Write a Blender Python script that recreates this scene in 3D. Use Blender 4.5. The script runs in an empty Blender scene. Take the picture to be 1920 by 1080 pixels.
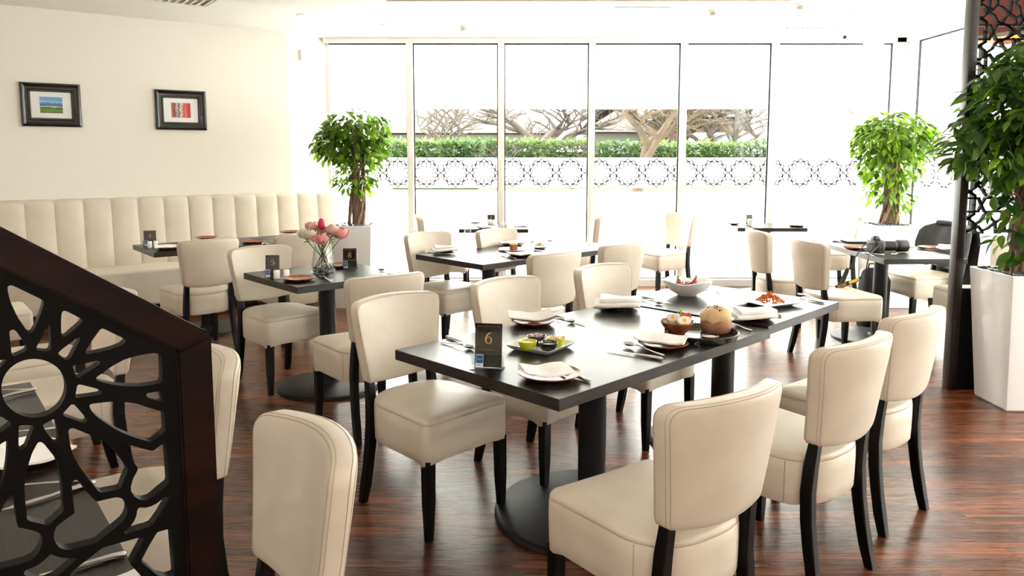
import bpy, bmesh, math, random
from math import sin, cos, pi, radians, atan2, hypot, sqrt
from mathutils import Vector, Matrix
random.seed(7)
scene = bpy.context.scene
COL = scene.collection

# ---------------------------------------------------------------- camera, light
F, CY, HOR, EYE = 1430.0, 448.0, 293.0, 1.5        # focal length in px, principal row, horizon row, eye height
PITCH = math.atan((CY - HOR) / F)
cam_d = bpy.data.cameras.new('camera')
cam_d.sensor_width = 36.0
cam_d.lens = F / 1920 * 36
cam_d.shift_y = -(540 - CY) / 1920
cam_d.clip_end = 200
cam_o = bpy.data.objects.new('camera', cam_d)
cam_o.location = (0, 0, EYE)
cam_o.rotation_euler = (pi / 2 - PITCH, 0, 0)
COL.objects.link(cam_o)
scene.camera = cam_o

# added warm fill lamps, out of view, brightening the camera side of the room
for k, (lx, ly) in enumerate(((-3.2, -1.4), (-1.0, -1.4), (1.2, -1.4), (3.3, -1.4), (-3.2, 1.0), (3.3, 1.0))):
    ld = bpy.data.lights.new('fill_lamp', 'AREA'); ld.shape = 'DISK'; ld.size = 0.25; ld.energy = 5.5; ld.color = (1.0, 0.91, 0.80)
    lo = bpy.data.objects.new('fill_lamp', ld); lo.location = (lx, ly, 2.80); COL.objects.link(lo)
world = bpy.data.worlds.new('world'); scene.world = world
world.use_nodes = True
bg = world.node_tree.nodes['Background']
bg.inputs[0].default_value = (1.0, 0.96, 0.90, 1)
bg.inputs[1].default_value = 2.6

sun_d = bpy.data.lights.new('sun', 'SUN'); sun_d.energy = 2.0; sun_d.angle = radians(6); sun_d.color = (1.0, 0.95, 0.86)
sun_o = bpy.data.objects.new('sun', sun_d); COL.objects.link(sun_o)
sun_o.rotation_euler = Vector((0.28, -0.85, -0.62)).to_track_quat('-Z', 'Y').to_euler()

vs = scene.view_settings
vs.view_transform = 'Standard'; vs.look = 'None'; vs.gamma = 1.0; vs.use_curve_mapping = False
vs.exposure = 2.68

def ray(u, v):
    x = (u - 960) / F; y = -(v - CY) / F
    return Vector((x, cos(PITCH) + y * sin(PITCH), -sin(PITCH) + y * cos(PITCH)))
def at(u, v, z=0.75):
    r = ray(u, v); t = (z - EYE) / r.z
    return Vector((r.x * t, r.y * t, z))
def at_depth(u, v, Y):
    r = ray(u, v); t = Y / r.y
    return Vector((r.x * t, Y, EYE + r.z * t))

# ---------------------------------------------------------------- materials
def newmat(name):
    m = bpy.data.materials.new(name); m.use_nodes = True
    return m, m.node_tree.nodes, m.node_tree.links, m.node_tree.nodes['Principled BSDF']
def simple(name, col, rough=0.5, metal=0.0, spec=0.5, coat=0.0, emit=None, estr=0.0):
    m, n, l, b = newmat(name)
    b.inputs['Base Color'].default_value = (*col, 1); b.inputs['Roughness'].default_value = rough
    b.inputs['Metallic'].default_value = metal; b.inputs['Specular IOR Level'].default_value = spec
    b.inputs['Coat Weight'].default_value = coat
    if emit: b.inputs['Emission Color'].default_value = (*emit, 1); b.inputs['Emission Strength'].default_value = estr
    return m
def noisy(name, c1, c2, scale=(8, 8, 8), rough=0.5, bump=0.0, detail=4, coord='Object', lo=0.35, hi=0.65, spec=0.5, bscale=None, coat=0.0):
    m, n, l, b = newmat(name)
    tc = n.new('ShaderNodeTexCoord'); mp = n.new('ShaderNodeMapping'); mp.inputs['Scale'].default_value = scale
    nz = n.new('ShaderNodeTexNoise'); nz.inputs['Scale'].default_value = 1.0; nz.inputs['Detail'].default_value = detail
    rp = n.new('ShaderNodeValToRGB'); rp.color_ramp.elements[0].color = (*c1, 1); rp.color_ramp.elements[1].color = (*c2, 1)
    rp.color_ramp.elements[0].position = lo; rp.color_ramp.elements[1].position = hi
    l.new(tc.outputs[coord], mp.inputs[0]); l.new(mp.outputs[0], nz.inputs['Vector']); l.new(nz.outputs[0], rp.inputs[0])
    l.new(rp.outputs[0], b.inputs['Base Color'])
    b.inputs['Roughness'].default_value = rough; b.inputs['Specular IOR Level'].default_value = spec
    b.inputs['Coat Weight'].default_value = coat
    if bump:
        nb = n.new('ShaderNodeTexNoise'); nb.inputs['Scale'].default_value = bscale or 1.0; nb.inputs['Detail'].default_value = 3
        l.new((tc if bscale else mp).outputs[coord if bscale else 0], nb.inputs['Vector'])
        bp = n.new('ShaderNodeBump'); bp.inputs['Strength'].default_value = bump; bp.inputs['Distance'].default_value = 0.002
        l.new(nb.outputs[0], bp.inputs['Height']); l.new(bp.outputs[0], b.inputs['Normal'])
    return m
def wood_floor():
    m, n, l, b = newmat('floor_planks')
    geo = n.new('ShaderNodeNewGeometry')
    br = n.new('ShaderNodeTexBrick')
    br.inputs['Scale'].default_value = 1.0; br.inputs['Brick Width'].default_value = 0.95; br.inputs['Row Height'].default_value = 0.155
    br.inputs['Mortar Size'].default_value = 0.0016; br.inputs['Mortar Smooth'].default_value = 0.3
    br.offset = 0.37; br.offset_frequency = 2
    br.inputs['Color1'].default_value = (0, 0, 0, 1); br.inputs['Color2'].default_value = (1, 1, 1, 1); br.inputs['Mortar'].default_value = (0.5, 0.5, 0.5, 1)
    l.new(geo.outputs['Position'], br.inputs['Vector'])
    mp = n.new('ShaderNodeMapping'); mp.inputs['Scale'].default_value = (1.8, 62, 1)
    l.new(geo.outputs['Position'], mp.inputs[0])
    ad = n.new('ShaderNodeVectorMath'); ad.operation = 'MULTIPLY_ADD'
    ad.inputs[1].default_value = (7, 11, 5)
    l.new(br.outputs['Color'], ad.inputs[0]); l.new(mp.outputs[0], ad.inputs[2])
    nz = n.new('ShaderNodeTexNoise'); nz.inputs['Scale'].default_value = 1.0; nz.inputs['Detail'].default_value = 9; nz.inputs['Roughness'].default_value = 0.66
    nz.inputs['Distortion'].default_value = 0.6
    l.new(ad.outputs[0], nz.inputs['Vector'])
    rp = n.new('ShaderNodeValToRGB'); cr = rp.color_ramp
    cr.elements[0].position = 0.34; cr.elements[0].color = (0.016, 0.0055, 0.003, 1)
    cr.elements[1].position = 0.68; cr.elements[1].color = (0.36, 0.125, 0.048, 1)
    e = cr.elements.new(0.5); e.color = (0.125, 0.040, 0.017, 1)
    l.new(nz.outputs[0], rp.inputs[0])
    hs = n.new('ShaderNodeMix'); hs.data_type = 'RGBA'; hs.blend_type = 'MULTIPLY'; hs.inputs[0].default_value = 1.0
    rp2 = n.new('ShaderNodeValToRGB'); rp2.color_ramp.elements[0].color = (0.62, 0.58, 0.55, 1); rp2.color_ramp.elements[1].color = (1.25, 1.15, 1.05, 1)
    l.new(br.outputs['Color'], rp2.inputs[0]); l.new(rp.outputs[0], hs.inputs[6]); l.new(rp2.outputs[0], hs.inputs[7])
    mm = n.new('ShaderNodeMix'); mm.data_type = 'RGBA'
    mm.inputs[7].default_value = (0.02, 0.008, 0.005, 1)
    l.new(br.outputs['Fac'], mm.inputs[0]); l.new(hs.outputs[2], mm.inputs[6]); l.new(mm.outputs[2], b.inputs['Base Color'])
    mpp = n.new('ShaderNodeMapping'); mpp.inputs['Scale'].default_value = (1.1, 7, 1); l.new(geo.outputs['Position'], mpp.inputs[0])
    npp = n.new('ShaderNodeTexNoise'); npp.inputs['Detail'].default_value = 3; l.new(mpp.outputs[0], npp.inputs['Vector']); npp.inputs['Scale'].default_value = 1.0
    rpp = n.new('ShaderNodeValToRGB'); rpp.color_ramp.elements[0].position = 0.35; rpp.color_ramp.elements[1].position = 0.68
    rpp.color_ramp.elements[0].color = (0.45, 0.40, 0.38, 1); rpp.color_ramp.elements[1].color = (1.3, 1.25, 1.15, 1); l.new(npp.outputs[0], rpp.inputs[0])
    mpx = n.new('ShaderNodeMix'); mpx.data_type = 'RGBA'; mpx.blend_type = 'MULTIPLY'; mpx.inputs[0].default_value = 1.0
    l.new(mm.outputs[2], mpx.inputs[6]); l.new(rpp.outputs[0], mpx.inputs[7]); l.new(mpx.outputs[2], b.inputs['Base Color'])
    # streaky gloss
    mp2 = n.new('ShaderNodeMapping'); mp2.inputs['Scale'].default_value = (6, 300, 1); l.new(geo.outputs['Position'], mp2.inputs[0])
    n2 = n.new('ShaderNodeTexNoise'); n2.inputs['Detail'].default_value = 4; n2.inputs['Scale'].default_value = 1.0; l.new(mp2.outputs[0], n2.inputs['Vector'])
    mr = n.new('ShaderNodeMapRange'); mr.inputs['To Min'].default_value = 0.14; mr.inputs['To Max'].default_value = 0.42
    l.new(n2.outputs[0], mr.inputs[0]); l.new(mr.outputs[0], b.inputs['Roughness'])
    bp = n.new('ShaderNodeBump'); bp.inputs['Strength'].default_value = 0.12; bp.inputs['Distance'].default_value = 0.0008
    l.new(n2.outputs[0], bp.inputs['Height']); l.new(bp.outputs[0], b.inputs['Normal'])
    b.inputs['Specular IOR Level'].default_value = 0.5
    return m
def wenge(name, axis_x=True, c1=(0.008, 0.006, 0.0055), c2=(0.022, 0.0175, 0.016), rough=0.31):
    sc = (4, 160, 160) if axis_x else (160, 4, 160)
    m = noisy(name, c1, c2, sc, rough, 0.05, 5, spec=0.5)
    return m
M = {}
M['leather'] = noisy('cream_leather', (0.63, 0.555, 0.455), (0.69, 0.615, 0.51), (6, 6, 6), 0.42, 0.10, 3, bscale=420)
M['leather_bench'] = noisy('bench_leather', (0.68, 0.60, 0.50), (0.73, 0.65, 0.55), (5, 5, 5), 0.45, 0.06, 3, bscale=300)
M['seam'] = simple('seam_thread', (0.42, 0.34, 0.25), 0.7)
M['leg'] = noisy('black_lacquer', (0.002, 0.0016, 0.0016), (0.004, 0.003, 0.0028), (20, 20, 3), 0.36, spec=0.25)
M['top'] = wenge('wenge_laminate')
M['metal_black'] = simple('black_powder_coat', (0.009, 0.009, 0.0095), 0.42, 0.0, spec=0.3)
M['chrome'] = simple('polished_steel', (0.78, 0.76, 0.73), 0.16, 1.0)
M['white_paint'] = simple('wall_paint', (0.88, 0.84, 0.775), 0.7, spec=0.2)
M['ceil_paint'] = simple('ceiling_paint', (0.86, 0.84, 0.80), 0.8, spec=0.1)
M['frame_white'] = simple('window_frame_coat', (0.80, 0.79, 0.75), 0.35)
M['gasket'] = simple('rubber_gasket', (0.012, 0.012, 0.012), 0.6)
M['floor'] = wood_floor()
M['dark_wood'] = noisy('stained_mahogany', (0.003, 0.0009, 0.0007), (0.014, 0.0030, 0.0018), (5, 5, 30), 0.38, 0.05, 5, spec=0.18)
M['screen_wood'] = noisy('glossy_dark_stain', (0.006, 0.003, 0.003), (0.02, 0.009, 0.007), (5, 5, 30), 0.28, 0.03, 5, spec=0.5)
M['fret'] = simple('dark_fretwork', (0.0035, 0.003, 0.0026), 0.5, spec=0.10)
M['planter'] = simple('gloss_white_planter', (0.86, 0.86, 0.86), 0.12, coat=0.5)
M['napkin'] = noisy('white_paper_napkin', (0.93, 0.915, 0.89), (0.96, 0.95, 0.93), (30, 30, 30), 0.85, 0.2, 4)
M['white_china'] = simple('white_china', (0.93, 0.92, 0.90), 0.2, coat=0.2)
M['brown_china'] = noisy('reactive_brown_glaze', (0.13, 0.030, 0.010), (0.33, 0.10, 0.035), (18, 18, 18), 0.22, coat=0.1)
M['black_china'] = simple('black_glazed_china', (0.012, 0.013, 0.013), 0.15, coat=0.5)
M['lime'] = simple('lime_glaze', (0.60, 0.66, 0.02), 0.25, coat=0.4)
M['slate'] = simple('dark_stoneware', (0.020, 0.020, 0.022), 0.22, coat=0.3)
M['clay'] = noisy('terracotta', (0.30, 0.125, 0.07), (0.40, 0.18, 0.105), (20, 20, 20), 0.55)
M['green_leaf'] = None
M['bark'] = noisy('twisted_bark', (0.10, 0.055, 0.032), (0.30, 0.19, 0.125), (60, 60, 7), 0.75, 0.8, 5)
M['stone'] = noisy('dark_pebble', (0.03, 0.03, 0.032), (0.12, 0.12, 0.125), (14, 14, 14), 0.35)
M['card'] = simple('black_card', (0.012, 0.010, 0.009), 0.12, coat=0.4)
M['gold'] = simple('copper_gold_print', (0.62, 0.30, 0.09), 0.35)
M['gold_dim'] = simple('dull_gold_print', (0.09, 0.045, 0.018), 0.4)
M['blue'] = simple('blue_print', (0.01, 0.16, 0.62), 0.4)
M['white'] = simple('white_card', (0.85, 0.85, 0.85), 0.5)
M['frame_black'] = simple('gloss_black_moulding', (0.010, 0.009, 0.008), 0.22, coat=0.3)
M['black_cloth'] = noisy('charcoal_cloth', (0.018, 0.018, 0.02), (0.035, 0.035, 0.038), (90, 90, 90), 0.85)
M['black_plastic'] = simple('black_camera_body', (0.010, 0.010, 0.011), 0.4)
M['grass'] = noisy('mown_grass', (0.10, 0.14, 0.04), (0.2, 0.24, 0.08), (0.8, 0.8, 0.8), 0.9)

def leaf_mat(name, c1, c2):
    m, n, l, b = newmat(name)
    out = n['Material Output']
    gi = n.new('ShaderNodeAttribute'); gi.attribute_name = 'tint'
    rp = n.new('ShaderNodeValToRGB'); rp.color_ramp.elements[0].color = (*c1, 1); rp.color_ramp.elements[1].color = (*c2, 1)
    l.new(gi.outputs['Fac'], rp.inputs[0]); l.new(rp.outputs[0], b.inputs['Base Color'])
    b.inputs['Roughness'].default_value = 0.32
    tr = n.new('ShaderNodeBsdfTranslucent')
    hs = n.new('ShaderNodeHueSaturation'); hs.inputs['Value'].default_value = 1.9; hs.inputs['Saturation'].default_value = 1.1
    l.new(rp.outputs[0], hs.inputs['Color']); l.new(hs.outputs[0], tr.inputs[0])
    mx = n.new('ShaderNodeMixShader'); mx.inputs[0].default_value = 0.5
    l.new(b.outputs[0], mx.inputs[1]); l.new(tr.outputs[0], mx.inputs[2]); l.new(mx.outputs[0], out.inputs[0])
    return m
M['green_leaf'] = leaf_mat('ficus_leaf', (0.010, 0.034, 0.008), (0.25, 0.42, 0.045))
M['hedge'] = leaf_mat('hedge_leaf', (0.03, 0.06, 0.02), (0.10, 0.15, 0.05))

def glass_mat(name, tint=(0.93, 0.97, 0.96), gloss=0.08):
    m, n, l, b = newmat(name); out = n['Material Output']; n.remove(b)
    t = n.new('ShaderNodeBsdfTransparent'); t.inputs[0].default_value = (*tint, 1)
    g = n.new('ShaderNodeBsdfGlossy'); g.inputs['Roughness'].default_value = 0.02
    lw = n.new('ShaderNodeLayerWeight'); lw.inputs['Blend'].default_value = 0.25
    mr = n.new('ShaderNodeMath'); mr.operation = 'MULTIPLY_ADD'; mr.inputs[1].default_value = 0.6; mr.inputs[2].default_value = gloss * 0.5
    l.new(lw.outputs['Fresnel'], mr.inputs[0])
    mx = n.new('ShaderNodeMixShader'); l.new(mr.outputs[0], mx.inputs[0]); l.new(t.outputs[0], mx.inputs[1]); l.new(g.outputs[0], mx.inputs[2])
    l.new(mx.outputs[0], out.inputs[0])
    return m
M['glass'] = glass_mat('window_glass', (0.97, 0.99, 0.985), 0.03)
M['drink_glass'] = glass_mat('clear_vessel_glass', (0.93, 0.97, 0.965), 0.10)
M['acrylic'] = glass_mat('clear_acrylic', (0.93, 0.95, 0.96), 0.10)

def film_mat(name, pattern=False):
    m, n, l, b = newmat(name); out = n['Material Output']; n.remove(b)
    t = n.new('ShaderNodeBsdfTransparent'); tr = n.new('ShaderNodeBsdfTranslucent'); tr.inputs[0].default_value = (0.96, 0.97, 0.97, 1)
    df = n.new('ShaderNodeBsdfDiffuse'); df.inputs[0].default_value = (0.85, 0.86, 0.86, 1)
    m1 = n.new('ShaderNodeMixShader'); m1.inputs[0].default_value = 0.14; l.new(tr.outputs[0], m1.inputs[1]); l.new(df.outputs[0], m1.inputs[2])
    m2 = n.new('ShaderNodeMixShader'); m2.inputs[0].default_value = 0.90; l.new(t.outputs[0], m2.inputs[1]); l.new(m1.outputs[0], m2.inputs[2])
    l.new(m2.outputs[0], out.inputs[0])
    if pattern:
        # rosettes printed on the film: local coords repeat every 0.333 m
        def math_(op, a=None, b_=None, c=None):
            q = n.new('ShaderNodeMath'); q.operation = op
            for i, v in enumerate((a, b_, c)):
                if v is None: continue
                if isinstance(v, (int, float)): q.inputs[i].default_value = v
                else: l.new(v, q.inputs[i])
            return q.outputs[0]
        geo = n.new('ShaderNodeNewGeometry'); sp = n.new('ShaderNodeSeparateXYZ'); l.new(geo.outputs['Position'], sp.inputs[0])
        along = math_('ADD', sp.outputs[0], sp.outputs[1])
        P = 0.3333
        fx = math_('SUBTRACT', math_('FRACT', math_('DIVIDE', math_('ADD', along, 0.98 - 8.86 + P * 20 + P / 2), P)), 0.5)
        fx = math_('MULTIPLY', fx, P)
        fz = math_('SUBTRACT', sp.outputs[2], 1.309)
        r = math_('SQRT', math_('ADD', math_('MULTIPLY', fx, fx), math_('MULTIPLY', fz, fz)))
        th = math_('ARCTAN2', fz, fx)
        tri = math_('ABSOLUTE', math_('SINE', math_('MULTIPLY', th, 6)))
        def line(val, w):
            return math_('LESS_THAN', math_('ABSOLUTE', val), w)
        a1 = math_('MULTIPLY', math_('LESS_THAN', tri, 0.32), math_('MULTIPLY', math_('GREATER_THAN', r, 0.05), math_('LESS_THAN', r, 0.10)))
        a2 = line(math_('SUBTRACT', r, math_('MULTIPLY_ADD', tri, 0.028, 0.105)), 0.0075)
        a3 = line(math_('SUBTRACT', r, math_('MULTIPLY_ADD', tri, -0.03, 0.165)), 0.0075)
        s = math_('MINIMUM', math_('ADD', math_('ADD', a1, a2), a3), 1.0)
        mixc = n.new('ShaderNodeMix'); mixc.data_type = 'RGBA'; mixc.inputs[6].default_value = (0.96, 0.97, 0.97, 1); mixc.inputs[7].default_value = (0.012, 0.012, 0.011, 1)
        l.new(s, mixc.inputs[0]); l.new(mixc.outputs[2], tr.inputs[0]); l.new(mixc.outputs[2], df.inputs[0])
        m2.inputs[0].default_value = 0.985
    return m
M['film'] = film_mat('frosted_film')
M['film_pattern'] = film_mat('patterned_frosted_film', True)

# ---------------------------------------------------------------- mesh helpers
def finish(name, bm, m, parent=None, smooth=True, angle=40):
    me = bpy.data.meshes.new(name)
    bmesh.ops.recalc_face_normals(bm, faces=bm.faces[:])
    bm.to_mesh(me); bm.free()
    ms = m if isinstance(m, (list, tuple)) else [m]
    for q in ms: me.materials.append(q)
    if smooth:
        for p in me.polygons: p.use_smooth = True
        try: me.set_sharp_from_angle(angle=radians(angle))
        except Exception: pass
    o = bpy.data.objects.new(name, me); COL.objects.link(o)
    if parent: o.parent = parent
    return o
def tag(o, label=None, cat=None, group=None, kind=None):
    if label: o['label'] = label
    if cat: o['category'] = cat
    if group: o['group'] = group
    if kind: o['kind'] = kind
    return o
def empty(name, loc=(0, 0, 0), rz=0, label=None, cat=None, group=None):
    o = bpy.data.objects.new(name, None); COL.objects.link(o)
    o.empty_display_size = 0.1; o.location = loc; o.rotation_euler = (0, 0, rz)
    return tag(o, label, cat, group)
def copy_tree(o, parent=None):
    c = o.copy(); COL.objects.link(c)
    if parent: c.parent = parent
    for ch in list(o.children): copy_tree(ch, c)
    return c
def box(bm, c, s, bev=0.0, rot=None, seg=2):
    r = bmesh.ops.create_cube(bm, size=1.0)
    vs_ = r['verts']
    bmesh.ops.scale(bm, vec=Vector(s), verts=vs_)
    if bev:
        es = list({e for v in vs_ for e in v.link_edges})
        rr = bmesh.ops.bevel(bm, geom=es, offset=bev, segments=seg, affect='EDGES', profile=0.5)
        vs_ = list({v for f in rr['faces'] for v in f.verts} | {v for v in vs_ if v.is_valid})
    if rot is not None: bmesh.ops.rotate(bm, cent=(0, 0, 0), matrix=rot, verts=vs_)
    bmesh.ops.translate(bm, vec=Vector(c), verts=vs_)
    return vs_
def loft(bm, rings, cap0=True, cap1=True, closed=True):
    R = [[bm.verts.new(p) for p in r] for r in rings]
    n = len(R[0])
    for a, b in zip(R[:-1], R[1:]):
        for i in range(n if closed else n - 1):
            j = (i + 1) % n
            bm.faces.new((a[i], a[j], b[j], b[i]))
    if cap0 and closed: bm.faces.new(R[0][::-1])
    if cap1 and closed: bm.faces.new(R[-1])
    return R
def lathe(bm, prof, seg=32, c=(0, 0, 0), sx=1, sy=1, close=True):
    rings = []
    for r, z in prof:
        rings.append([(c[0] + sx * r * cos(2 * pi * i / seg), c[1] + sy * r * sin(2 * pi * i / seg), c[2] + z) for i in range(seg)])
    return loft(bm, rings, close, close)
def tube(bm, pts, rad, seg=8, cap=True, closed=False):
    pts = [Vector(p) for p in pts]; n = len(pts)
    rads = rad if isinstance(rad, (list, tuple)) else [rad] * n
    rings = []; prev = None
    for i, p in enumerate(pts):
        if closed: t = (pts[(i + 1) % n] - pts[i - 1])
        else: t = (pts[min(i + 1, n - 1)] - pts[max(i - 1, 0)])
        t.normalize()
        if prev is None:
            a = Vector((0, 0, 1)) if abs(t.z) < 0.9 else Vector((1, 0, 0))
            u = t.cross(a).normalized()
        else:
            u = (prev - t * prev.dot(t))
            u = u.normalized() if u.length > 1e-6 else t.orthogonal().normalized()
        prev = u; w = t.cross(u)
        rings.append([p + (u * cos(2 * pi * k / seg) + w * sin(2 * pi * k / seg)) * rads[i] for k in range(seg)])
    if closed: rings.append(rings[0]); loft(bm, rings, False, False)
    else: loft(bm, rings, cap, cap)
def prism(bm, poly, z0, z1, fn=None):
    fn = fn or (lambda x, y, z: (x, y, z))
    loft(bm, [[fn(x, y, z0) for x, y in poly], [fn(x, y, z1) for x, y in poly]])
def B(): return bmesh.new()
def rrect(w, h, r, n=5):
    out = []
    for cx_, cy_, a0 in ((w / 2 - r, h / 2 - r, 0), (-w / 2 + r, h / 2 - r, 90), (-w / 2 + r, -h / 2 + r, 180), (w / 2 - r, -h / 2 + r, 270)):
        for i in range(n + 1):
            a = radians(a0 + 90 * i / n); out.append((cx_ + r * cos(a), cy_ + r * sin(a)))
    return out
def structure(o): o['kind'] = 'structure'; return o

# ---------------------------------------------------------------- room shell
CEIL = 2.83
YW = 8.86; XR = 4.52
WA = Vector((-2.43, 8.42)); WD = Vector((0.8084, 0.5887)); WN = Vector((0.5887, -0.8084))     # left wall: end point, direction, room-side normal
bm = B(); box(bm, (-0.38, 3.2, -0.05), (10.2, 11.9, 0.1)); structure(finish('floor', bm, M['floor'], smooth=False))
bm = B(); box(bm, (-0.38, 3.2, CEIL + 0.1), (10.2, 11.9, 0.2)); structure(finish('ceiling', bm, M['ceil_paint'], smooth=False))
def wall(name, a, b, t=0.15, z0=0, z1=CEIL, m=None, side=1):
    a = Vector(a); b = Vector(b); d = (b - a).normalized(); n_ = Vector((-d.y, d.x)) * side * t
    bm = B(); prism(bm, [(a.x, a.y), (b.x, b.y), (b.x + n_.x, b.y + n_.y), (a.x + n_.x, a.y + n_.y)], z0, z1)
    return structure(finish(name, bm, m or M['white_paint'], smooth=False))
wl0 = WA - WD * 3.62
wall('wall_left', wl0, WA)
wall('wall_side', (wl0.x, -2.6), wl0)
wall('wall_rear', (XR, -2.6), (wl0.x, -2.6))
wall('wall_right', (XR, 2.05), (XR, -2.6))
wall('wall_left_return', WA, (-2.12, YW + 0.02))
wall('wall_back_strip', (-2.6, YW + 0.06), (-2.12, YW + 0.06), 0.12)

# window wall: mullions, head, sill, panes with film
HEAD = 2.775; SILL = 0.075
mull = [-1.163, -0.125, 0.91, 1.952, 2.985]
def bxo(name, c, s, m, parent=None, bev=0.0):
    bm = B(); box(bm, c, s, bev); return finish(name, bm, m, parent)
structure(bxo('trim_1', (1.2, YW - 0.03, (HEAD + CEIL) / 2 + 0.003), (6.66, 0.14, CEIL - HEAD + 0.004), M['frame_white']))
structure(bxo('trim_2', (1.2, YW - 0.03, SILL / 2), (6.66, 0.16, SILL), M['frame_white']))
xs = [-2.12] + mull + [4.36]
wi = 1
def pane(i, a, b, horizontal=True):
    """one glazed bay between a and b, along X (window wall) or along Y (right wall)"""
    w = structure(empty('window_%d' % i))
    def pt(u, v, z): return (u, v + YW, z) if horizontal else (XR + v, u, z)
    def bar(nm, u0, u1, z0, z1, v, t, m):
        c = pt((u0 + u1) / 2, v, (z0 + z1) / 2); s = (abs(u1 - u0), t, z1 - z0) if horizontal else (t, abs(u1 - u0), z1 - z0)
        return bxo(nm, c, s, m, w)
    g0, g1 = a + 0.035, b - 0.035
    bar('glass_pane', g0, g1, SILL, HEAD, 0.02, 0.008, M['glass'])
    zs = [(SILL, 1.090, 'film'), (1.137, 1.482, 'film_pattern'), (2.041, HEAD, 'film')]
    for z0, z1, k in zs: bar('frosted_film', g0, g1, z0, z1, 0.012, 0.002, M[k])
    for u0, u1, z0, z1 in (((g0, g0 + 0.013, SILL, HEAD),) if i != 1 else ()) + ( (g1 - 0.013, g1, SILL, HEAD), (g0, g1, HEAD - 0.015, HEAD), (g0, g1, SILL, SILL + 0.008)):
        bar('gasket', u0, u1, z0, z1, 0.0, 0.022, M['gasket'])
for i in range(6): pane(i + 1, xs[i], xs[i + 1])
for i, x in enumerate(mull): structure(bxo('trim_%d' % (3 + i), (x, YW - 0.03, (HEAD + SILL) / 2), (0.068, 0.12, HEAD - SILL), M['frame_white'], bev=0.004))
structure(bxo('trim_8', (-2.115, YW + 0.02, (HEAD + SILL) / 2), (0.05, 0.03, HEAD - SILL), M['frame_white']))
structure(bxo('trim_9', (4.395, YW - 0.03, CEIL / 2), (0.13, 0.14, CEIL), M['frame_white'], bev=0.004))
structure(bxo('trim_10', (XR, YW - 0.10, CEIL / 2), (0.12, 0.22, CEIL), M['frame_white'], bev=0.004))
ys = [YW - 0.2, 7.55, 6.45, 5.35, 4.25, 3.15, 2.05]
for i in range(6): pane(7 + i, ys[i + 1], ys[i], False)
for i, y in enumerate(ys[1:]): structure(bxo('trim_%d' % (11 + i), (XR - 0.03, y, (HEAD + SILL) / 2), (0.12, 0.07, HEAD - SILL), M['frame_white'], bev=0.004))
structure(bxo('trim_17', (XR - 0.02, 5.3, (HEAD + CEIL) / 2 + 0.003), (0.14, 6.9, CEIL - HEAD + 0.004), M['frame_white']))
structure(bxo('trim_18', (XR - 0.02, 5.3, SILL / 2), (0.16, 6.9, SILL), M['frame_white']))

# round column by the window corner
bm = B(); lathe(bm, [(0.105, 0), (0.105, CEIL)], 40, (4.0, 8.62, 0)); 
tag(finish('round_column', bm, M['frame_white']), 'round white column in front of the last tall window pane near the corner', 'column')

# ---------------------------------------------------------------- ceiling fixtures
def disc_on_ceiling(name, u, v, r, label, cat, m, drop=0.02, prof=None, group=None):
    p = at(u, v, CEIL); bm = B()
    lathe(bm, prof or [(r, 0), (r, -drop * 0.5), (r * 0.9, -drop), (0.001, -drop)], 32, (0, 0, 0))
    o = finish(name, bm, m); o.location = (p.x, p.y, CEIL - 0.0005); return tag(o, label, cat, group)
def detector(u, v, label, group=None):
    p = at(u, v, CEIL)
    e = empty('smoke_detector', (p.x, p.y, CEIL), 0, label, 'smoke detector', group)
    bm = B(); lathe(bm, [(0.055, 0), (0.055, -0.012), (0.05, -0.016), (0.001, -0.016)], 28); finish('base', bm, M['frame_white'], e)
    bm = B(); lathe(bm, [(0.034, -0.016), (0.04, -0.028), (0.036, -0.048), (0.022, -0.055), (0.001, -0.055)], 28)
    finish('sensor_head', bm, simple('detector_shade', (0.55, 0.52, 0.48), 0.5), e)
detector(870, 50, 'small smoke detector on the ceiling above the left window mullions')
detector(1338, 20, 'round smoke detector hanging from the ceiling centre right')
detector(1502, 8, 'smoke detector near the top edge of the picture, right of centre')
disc_on_ceiling('ceiling_speaker', 732, 48, 0.12, 'flat round white speaker disc in the ceiling left of centre', 'ceiling speaker', M['frame_white'], 0.012)
disc_on_ceiling('ceiling_speaker', 1605, 24, 0.15, 'large flat round white speaker disc in the ceiling above the column', 'ceiling speaker', M['frame_white'], 0.014)
def downlight(u, v, label):
    p = at(u, v, CEIL)
    e = empty('downlight', (p.x, p.y, CEIL), 0, label, 'ceiling light', 'recessed downlights')
    bm = B(); lathe(bm, [(0.048, 0), (0.05, -0.006), (0.036, -0.008), (0.034, 0.0)], 28, close=False); finish('trim_ring', bm, M['frame_white'], e)
    bm = B(); lathe(bm, [(0.034, -0.003), (0.001, -0.003)], 28, close=False)
    finish('lamp_face', bm, simple('lit_lamp', (1, 1, 1), 0.4, emit=(1, 0.93, 0.8), estr=4.0), e)
downlight(566, 28, 'lit recessed downlight in the ceiling near the left wall corner')
downlight(825, 41, 'faint recessed downlight left of centre before the window head')
downlight(1120, 41, 'faint recessed downlight in the middle of the ceiling by the windows')
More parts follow.
